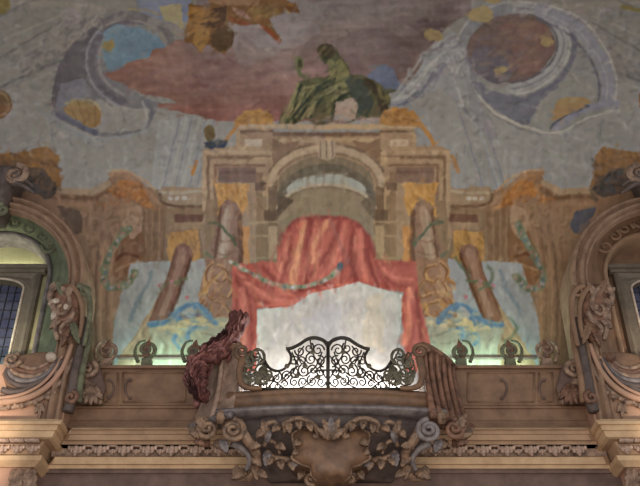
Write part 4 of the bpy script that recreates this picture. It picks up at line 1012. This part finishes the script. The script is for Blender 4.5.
# wings, concave with flutes
for s in (0, 1):
    f = (lambda x: x) if s == 0 else BX
    # rows across the wing, top edge -> bottom edge, in px and depth
    T = [(240,346,11.2),(232,349,11.3),(222,355,11.42),(213,362,11.6),(207,368,11.8)]
    B = [(232,414,11.1),(222,416,11.2),(212,419,11.35),(202,422,11.5),(192,426,11.75)]
    bm = NB(); rows = []
    NF = 6
    for i in range(41):
        u = i/40*4; k = min(3, int(u)); w_ = u-k
        a = [T[k][j]*(1-w_)+T[k+1][j]*w_ for j in range(3)]; b = [B[k][j]*(1-w_)+B[k+1][j]*w_ for j in range(3)]
        row = []
        fl_ = .05*abs(math.sin(i/40*NF*math.pi)) if s else .02*abs(math.sin(i/40*3*math.pi))
        for q in range(15):
            t = q/14; e = t**1.7
            x = a[0]+(b[0]-a[0])*e; y = a[1]+(b[1]-a[1])*t; Y = a[2]+(b[2]-a[2])*t+.1*math.sin(math.pi*t)-fl_
            row.append(P(f(x), y, Y))
        row += [Vector((row[-1].x, 12.0, row[-1].z)), Vector((row[0].x, 12.0, row[0].z))]
        rows.append(row)
    V = grid(bm, rows, True); bm.faces.new(V[0]); bm.faces.new(V[-1][::-1])
    wg = part('wing', bm, 'wingp' if s == 0 else 'rosew', bal, label='pale panelled left wing' if s == 0 else 'reddish fluted right wing')
    for k in range(1 if s == 0 else 6):
        u = (k+.5)/6*4 if s else 2.; kk = min(3, int(u)); w_ = u-kk
        a = [T[kk][j]*(1-w_)+T[kk+1][j]*w_ for j in range(3)]; b = [B[kk][j]*(1-w_)+B[kk+1][j]*w_ for j in range(3)]
        bm = NB(); pts = []
        for q in range(9):
            t = q/8; pts.append(P(f(a[0]+(b[0]-a[0])*t**1.7), a[1]+(b[1]-a[1])*t, a[2]+(b[2]-a[2])*t+.1*math.sin(math.pi*t)-.06))
        tube(bm, pts, .03, .05); sub('rib', bm, 'wingp' if s == 0 else 'rosew', wg, bal)
    bm = NB(); ptube(bm, [(f(x), y-1, Y) for x, y, Y in T], 11.3, .05, .04); part('wing_coping', bm, 'rosew' if s else 'brown', bal)
    bm = NB(); ptube(bm, [(f(x), y+1, Y-.05) for x, y, Y in B], 11.3, .05, .06); part('wing_foot_moulding', bm, 'grey' if not s else 'rosew', bal)
    # end scroll of the wing by the railing
    bm = NB(); volute(bm, f(242), 352, .13, 1.6, 0, 11.12, 1 if s else -1, .04); ptube(bm, [(f(243),358),(f(240),372),(f(242),384),(f(250),388),(f(262),388)], 11.1, .06, .03); part('end_scroll', bm, 'balc', bal)
    # large volutes and brackets beneath
    bm = NB(); volute(bm, f(233), 431, .165, 2.2, math.pi/2, 10.98, 1 if s else -1, .042, .026, .08); part('volute', bm, 'ornb' if not s else 'grey', bal)
    bm = NB(); volute(bm, f(208), 430, .15, 1.9, math.pi/2, 11.2, -1 if s else 1, .042, .025, .08); part('outer_volute', bm, 'ornb' if not s else 'rosew', bal)
    bm = NB(); ptube(bm, [(f(240),428,11.0),(f(248),440,11.05),(f(256),452,11.2),(f(257),466,11.4),(f(250),477,11.55),(f(240),478,11.62),(f(235),472,11.62),(f(239),467,11.6)], 11, .07, .04, ridge=.08); part('s_bracket', bm, 'ornb', bal)
    bm = NB(); ptube(bm, [(f(232),443,11.1),(f(244),450,11.2),(f(250),460,11.3),(f(246),470,11.4)], 11, .05, .03); part('inner_bracket', bm, 'grey', bal)
    for (b, e, wd, Y, mm_) in (((206,440),(196,420),.16,11.3,'ornb'),((206,440),(188,430),.16,11.35,'ornb'),((210,442),(194,444),.18,11.4,'rosew'),((216,440),(224,452),.16,11.3,'ornb'),((250,452),(262,470),.16,11.35,'ornb'),((252,455),(258,484),.15,11.5,'ornb'),
            ((206,432),(196,416),.16,11.2,'ornb'),((204,436),(190,436),.14,11.25,'ornb'),((220,424),(222,412),.14,11.05,'ornb'),((222,440),(228,456),.14,11.1,'grey'),((246,470),(232,482),.16,11.5,'ornb'),((268,438),(262,422),.14,11.1,'ornb'),((268,450),(266,470),.14,11.3,'grey')):
        bm = NB(); leaf(bm, (f(b[0]), b[1]), (f(e[0]), e[1]), wd, Y, 4, .12, .8); part('acanthus_leaf', bm, mm_, bal)
    # C scrolls on the belly
    bm = NB(); ptube(bm, [(f(262),432),(f(266),425),(f(274),422),(f(280),428)], 11.06, .045, .025); part('c_scroll', bm, 'ornb', bal)
    bm = NB(); ptube(bm, [(f(286),432),(f(284),424),(f(294),419),(f(306),420),(f(316),428),(f(318),436),(f(313),436)], 11.03, .035, .04, dY=.04); part('c_scroll', bm, 'ornb', bal)
    bm = NB(); ptube(bm, [(f(266),452,11.28),(f(274),458,11.3),(f(286),460,11.35),(f(298),462,11.4),(f(306),470,11.5),(f(308),480,11.6),(f(314),482,11.6)], 11.3, .05, .04, ridge=.1); part('c_scroll', bm, 'ornb', bal)
    bm = NB(); ptube(bm, [(f(264),446,11.2),(f(268),440,11.15),(f(276),444,11.2),(f(280),454,11.25)], 11.2, .035, .02); part('c_scroll', bm, 'ornb', bal)
for s in (0, 1):
    f = (lambda x: x) if s == 0 else BX
    for (b, e, wd, Y, mm_) in (((280,426),(272,434),.12,11.05,'ornb'),((288,422),(290,436),.12,11.05,'ornb'),((298,420),(300,432),.11,11.03,'ornb'),((308,422),(312,434),.11,11.03,'ornb'),((264,430),(256,440),.12,11.1,'ornb'),
            ((272,456),(268,468),.13,11.3,'ornb'),((280,459),(282,472),.13,11.33,'ornb'),((290,460),(294,473),.12,11.36,'ornb'),((298,462),(290,470),.11,11.36,'grey'),((276,444),(286,452),.12,11.2,'ornb'),((266,442),(272,432),.1,11.15,'grey'),
            ((304,470),(298,482),.12,11.5,'ornb'),((310,478),(322,484),.11,11.52,'ornb'),((302,440),(294,448),.12,11.15,'ornb'),((300,452),(292,456),.11,11.2,'ornb'),((248,446),(262,448),.13,11.15,'ornb'),((256,470),(268,480),.13,11.45,'ornb')):
        bm = NB(); leaf(bm, (f(b[0]), b[1]), (f(e[0]), e[1]), wd, Y-.03, 4, .1, .7); part('acanthus_leaf', bm, mm_, bal)
    bm = NB(); ptube(bm, [(f(306),429),(f(293),433),(f(294),444),(f(296),452),(f(292),458),(f(302),464),(f(311),467),(f(312),475),(f(318),480)], 11.14, .02, .028, dY=.14); part('cartouche_rim', bm, 'ornb', bal)
# central cartouche
bm = NB(); relief(bm, [(293,444),(291,434),(300,428),(312,431),(320,437),(331,434),(342,437),(350,431),(362,428),(371,434),(369,444),(366,452),(370,458),(360,464),(352,466),(350,475),(344,480),(338,477),(331,480),(324,477),(318,480),(312,475),(310,466),(302,464),(292,458),(296,452)], 11.2, .13, back=.6); ca = part('cartouche', bm, 'balc', bal)
for (b, e, wd) in (((331,436),(331,418),.14),((331,436),(322,420),.12),((331,436),(340,420),.12),((331,438),(316,430),.12),((331,438),(346,430),.12)):
    bm = NB(); leaf(bm, b, e, wd, 10.98, 4, .08, .8); part('palmette_leaf', bm, 'ornb' if e[0] != 331 else 'grey', bal)
for x in (-1, 1):
    bm = NB(); volute(bm, 331+x*20, 479, .1, 1.5, 0, 11.5, x, .035); part('foot_volute', bm, 'ornb', bal)

# ------------------------------------------------------------------ wrought iron railing
RX = 328.; YR = 11.12
rail = thing('balcony_railing', 'dark wrought iron scrollwork railing on the front of the balcony', 'railing', (XM, YR, zat(389, YR)))
def fx_(x, s): return x if s == 0 else 2*RX-x
for s in (0, 1):
    Xf = lambda x: fx_(x, s)
    bm = NB(); ptube(bm, [(Xf(x), y) for x, y in ((328,346),(324,341),(316,338),(308,339),(300,344),(292,348),(286,349))], YR, .03, .024); part('top_rail', bm, 'iron', rail)
    bm = NB(); ptube(bm, [(Xf(x), y) for x, y in ((288,350),(291,356),(290,363),(284,369),(277,371),(270,368),(265,361),(263,353),(258,349),(253,352),(254,357),(258,357))], YR, .02, .016, n=6); part('side_rail', bm, 'iron', rail)
    SPEC = [(318,350,6,1.4,0,1),(309,348,5,1.3,1,-1),(300,351,5,1.3,3,1),(320,361,5,1.5,2,-1),(311,359,6,1.6,1,1),(302,361,5,1.4,4,-1),(294,361,5,1.4,0,1),
            (321,372,5,1.5,1,1),(313,370,5,1.4,3,-1),(304,371,6,1.6,2,1),(295,372,5,1.5,5,-1),(286,376,5,1.5,0,1),(277,378,5,1.5,1,-1),(321,382,4.5,1.3,0,-1),(312,381,5,1.6,2,1),(303,382,4.5,1.3,4,-1),(294,382,4.5,1.4,1,1),(285,384,3.5,1.2,3,-1),
            (270,377,5,1.4,2,1),(262,370,6,1.6,3,-1),(256,362,5,1.4,1,1),(250,370,5,1.4,0,-1),(261,381,5,1.5,2,1),(252,380,5,1.4,4,1),(247,358,4.5,1.3,2,-1),(245,368,4,1.2,2,1),(269,386,3,1,2,1),(277,386,3,1,0,-1)]
    for (x, y, R, tr, a0, d) in SPEC:
        a = a0 if s == 0 else math.pi-a0
        bm = NB(); c = P(Xf(x), y, YR); pts = spiral_pts((c.x, c.z), R*MPX, tr, a, YR, d if s == 0 else -d, rend=.2, n=20)
        for p in pts: p.z = c.z+(p.z-c.z)*1.2
        tube(bm, pts, .0125, .009, seg=6)
        part('scroll', bm, 'irong' if x < 272 else 'iron', rail)
    bm = NB()
    for (a, b, c) in (((322,352),(316,366),(306,376)),((304,346),(298,356),(306,364)),((298,366),(290,372),(282,380)),((326,356),(320,366),(326,378)),((292,352),(296,366),(288,378)),((280,372),(274,380),(268,388)),((266,362),(258,374),(264,386)),((248,352),(252,366),(246,384)),((310,340),(314,356),(322,366)),((316,376),(308,384),(300,388)),((257,350),(266,366),(276,372)),((258,388),(270,380),(284,388))):
        ptube(bm, [(Xf(q[0]), q[1]) for q in (a, b, c)], YR+.01, .011, .011, n=6, seg=6)
    part('scroll_stem', bm, 'iron', rail)
    for (x, y) in ((313,352),(305,366),(297,376),(287,366),(262,362),(256,374),(318,377)):
        bm = NB(); ball(bm, P(Xf(x), y, YR-.02), .028, 1.3, .6, 1.3, 8); part('rosette', bm, 'irong', rail)
for s in (0, 1):
    Xf = lambda x: fx_(x, s)
    for (x, y, R_0, tr, a0, d) in ((257,356,8,1.6,-1.2,1),(247,362,6.5,1.5,1.2,-1),(252,374,7.5,1.6,2.5,1),(262,378,6.5,1.4,.5,-1),(246,380,5,1.3,-1,1),(268,374,5.5,1.3,3,1)):
        a = a0 if s == 0 else math.pi-a0
        bm = NB(); c = P(Xf(x), y, YR-.03); pts = spiral_pts((c.x, c.z), R_0*MPX, tr, a, YR-.03, d if s == 0 else -d, rend=.2, n=22)
        for p in pts: p.z = c.z+(p.z-c.z)*1.15
        tube(bm, pts, .022, .012, seg=7); part('end_scroll', bm, 'irong', rail)
    for (b, e) in (((250,368),(244,352)),((256,384),(264,366)),((248,384),(240,370)),((262,366),(270,382))):
        bm = NB(); leaf(bm, (Xf(b[0]), b[1]), (Xf(e[0]), e[1]), .09, YR-.03, 4, .03); part('iron_leaf', bm, 'irong', rail)
bm = NB(); tube(bm, [P(RX, 342, YR), P(RX, 390, YR)], .026); part('centre_post', bm, 'iron', rail)
bm = NB(); tube(bm, [P(RX-84, 389, YR+.02), P(RX, 389, YR), P(RX+84, 389, YR+.02)], .022); part('bottom_rail', bm, 'iron', rail)
bm = NB(); ptube(bm, [(RX-14,371),(RX,370),(RX+14,371)], YR, .014, .014); part('cross_bar', bm, 'iron', rail)

# ------------------------------------------------------------------ claret drape over the left wing
dr = thing('carved_drape', 'claret carved drapery tumbling over the left wing of the balcony', 'drapery', P(205, 380, 11.3))
folds = [([(240,322,11.5),(232,330,11.45),(224,342,11.4),(212,352,11.35),(202,358,11.3),(196,366,11.3)], .12, .07), ([(236,318,11.5),(238,334,11.42),(234,348,11.36),(228,354,11.3)], .08, .05), ([(230,326,11.4),(238,342,11.3),(232,352,11.3)], .07, .09),
         ([(214,348,11.3),(208,356,11.22),(200,362,11.2)], .09, .06), ([(200,356,11.3),(194,368,11.25),(188,378,11.3),(190,386,11.3)], .1, .06), ([(206,360,11.2),(198,372,11.15),(202,384,11.2),(206,394,11.25)], .1, .06),
         ([(212,364,11.15),(208,378,11.1),(204,392,11.15),(198,402,11.2)], .07, .03), ([(196,374,11.2),(204,386,11.15),(208,396,11.2)], .06, .05), ([(222,348,11.25),(230,356,11.2),(226,362,11.2)], .05, .07)]
bm = NB(); tube(bm, catmull([P(*p) for p in ((238,322,11.6),(230,340,11.55),(212,354,11.5),(198,366,11.45),(196,384,11.4),(200,398,11.35))], 6), .08, .07, seg=10, ridge=.15); part('crevice_shade', bm, 'drape_shade', dr)  # dark core put in as shade between the folds
for q, a, b in folds:
    bm = NB(); tube(bm, catmull([P(p[0], p[1], p[2]+.1) for p in q], 6), a*.36, b*.3, seg=12, ridge=.3, flat=.9); part('fold', bm, 'drape', dr)
spine = catmull([P(*p) for p in ((240,314,11.5),(234,330,11.4),(224,344,11.32),(210,354,11.25),(199,364,11.18),(195,378,11.12),(201,392,11.12),(204,402,11.14))], 10)
def crumple(k0, k1, off, wid, ph, dep, mm_):
    bm = NB(); rows = []; rr = random.Random(int(ph*10)); sp = spine[k0:k1]; n = len(sp)
    for i, p in enumerate(sp):
        t = i/(n-1); d = (sp[min(n-1, i+1)]-sp[max(0, i-1)]); d.y = 0; d.normalize(); sd_ = Vector((-d.z, 0, d.x))
        w_ = wid*(.45+.55*math.sin(math.pi*min(1, .15+.8*t)))*(1+.42*math.sin(t*19+ph))*(1+.2*math.sin(t*41+ph*3))
        top = []
        for j in range(19):
            u = -1+j/9
            h = dep*(abs(math.sin(4.2*u+3*math.sin(5*t+ph)+ph))**.7+.5*abs(math.sin(9*t+5*u+ph*2)))*(1-.5*u*u)+rr.uniform(-.012, .012)
            top.append(p+sd_*(off+w_*u)+Vector((0, -h, 0)))
        rows.append(top+[top[-1]+Vector((0,.14,0)), p+sd_*off+Vector((0,.16,0)), top[0]+Vector((0,.14,0))])
    V = grid(bm, rows, True); bm.faces.new(V[0][::-1]); bm.faces.new(V[-1])
    part('crumpled_fold', bm, mm_, dr)
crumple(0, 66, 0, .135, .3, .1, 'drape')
crumple(4, 34, .05, .07, 1.7, .15, 'drape_lit')
crumple(14, 30, -.07, .05, 2.2, .14, 'drape_shade')
crumple(24, 52, -.03, .1, 2.9, .13, 'drape_lit')
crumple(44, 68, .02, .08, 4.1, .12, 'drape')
crumple(48, 66, -.07, .05, 5.3, .12, 'drape_shade')
bm = NB(); ball(bm, P(197,403,11.2), .05, 1, 1, 1.5); part('tassel', bm, 'drape', dr)

# ------------------------------------------------------------------ lights
def area(name, loc, rot, sx, sy, energy, col):
    l = bpy.data.lights.new(name, 'AREA'); l.shape = 'RECTANGLE'; l.size = sx; l.size_y = sy; l.energy = energy; l.color = col
    o = bpy.data.objects.new(name, l); COL.objects.link(o); o.location = loc; o.rotation_euler = rot; return o
R_ = math.radians
area('hall_fill_light', (0, -3.6, 4.2), (R_(96), 0, 0), 12, 5, 470, (1, .96, .93))  # unseen fill added to light the fresco evenly
area('cornice_uplight_fill', (.1, 7.0, 3.2), (R_(150), 0, 0), 5, 2.0, 95, (1, .86, .70))  # unseen warm uplight added to brighten the cornice
for sx in (XCL, XCR):
    l = bpy.data.lights.new('bay_fill_spot', 'SPOT'); l.energy = 3100; l.color = (1, .84, .66); l.spot_size = R_(30); l.spot_blend = 1; l.shadow_soft_size = .15  # unseen warm spots added to brighten the side bays
    o = bpy.data.objects.new('bay_fill_spot', l); COL.objects.link(o); o.location = (sx*.97, 6.6, 3.7)
    o.rotation_euler = (Vector((sx, 11.6, 6.55))-o.location).to_track_quat('-Z', 'Y').to_euler()
# strip lights lying behind the parapet, shining up the wall
def strip(xa, xb, e, col, Y=12.27, tilt=165, z=7.62):
    a = P(xa, 366, Y).x; b = P(xb, 366, Y).x
    area('ledge_strip_light', ((a+b)/2, Y, z), (R_(tilt), 0, 0), b-a, .08, e, col)
strip(124, 226, 19, (.56, 1, .80), Y=12.26, tilt=158, z=7.84); strip(446, 530, 17, (.56, 1, .80), Y=12.26, tilt=158, z=7.84); strip(250, 405, 62, (1, .98, .97), z=7.36)
def point(name, loc, e, col, r=.1):
    l = bpy.data.lights.new(name, 'POINT'); l.energy = e; l.color = col; l.shadow_soft_size = r
    o = bpy.data.objects.new(name, l); COL.objects.link(o); o.location = loc
point('niche_light', (XCL+.2, 12.2, 8.45), 7, (.80, 1, .72), .1)
area('lunette_strip_light', (XCL, 12.66, 9.97), (R_(180), 0, 0), 1.2, .06, 3, (1, 1, .74))
point('niche_light', (XCR-.2, 12.35, 8.3), 3, (1, .86, .66), .1)  # weak warm fill in the otherwise unlit right niche
wd = bpy.data.worlds.new('hall'); SC.world = wd; wd.use_nodes = True
wd.node_tree.nodes['Background'].inputs[0].default_value = (1, .98, .97, 1); wd.node_tree.nodes['Background'].inputs[1].default_value = .52
SC.view_settings.view_transform = 'Standard'; SC.view_settings.look = 'None'; SC.view_settings.exposure = 0; SC.view_settings.gamma = 1
SC.view_settings.use_curve_mapping = False
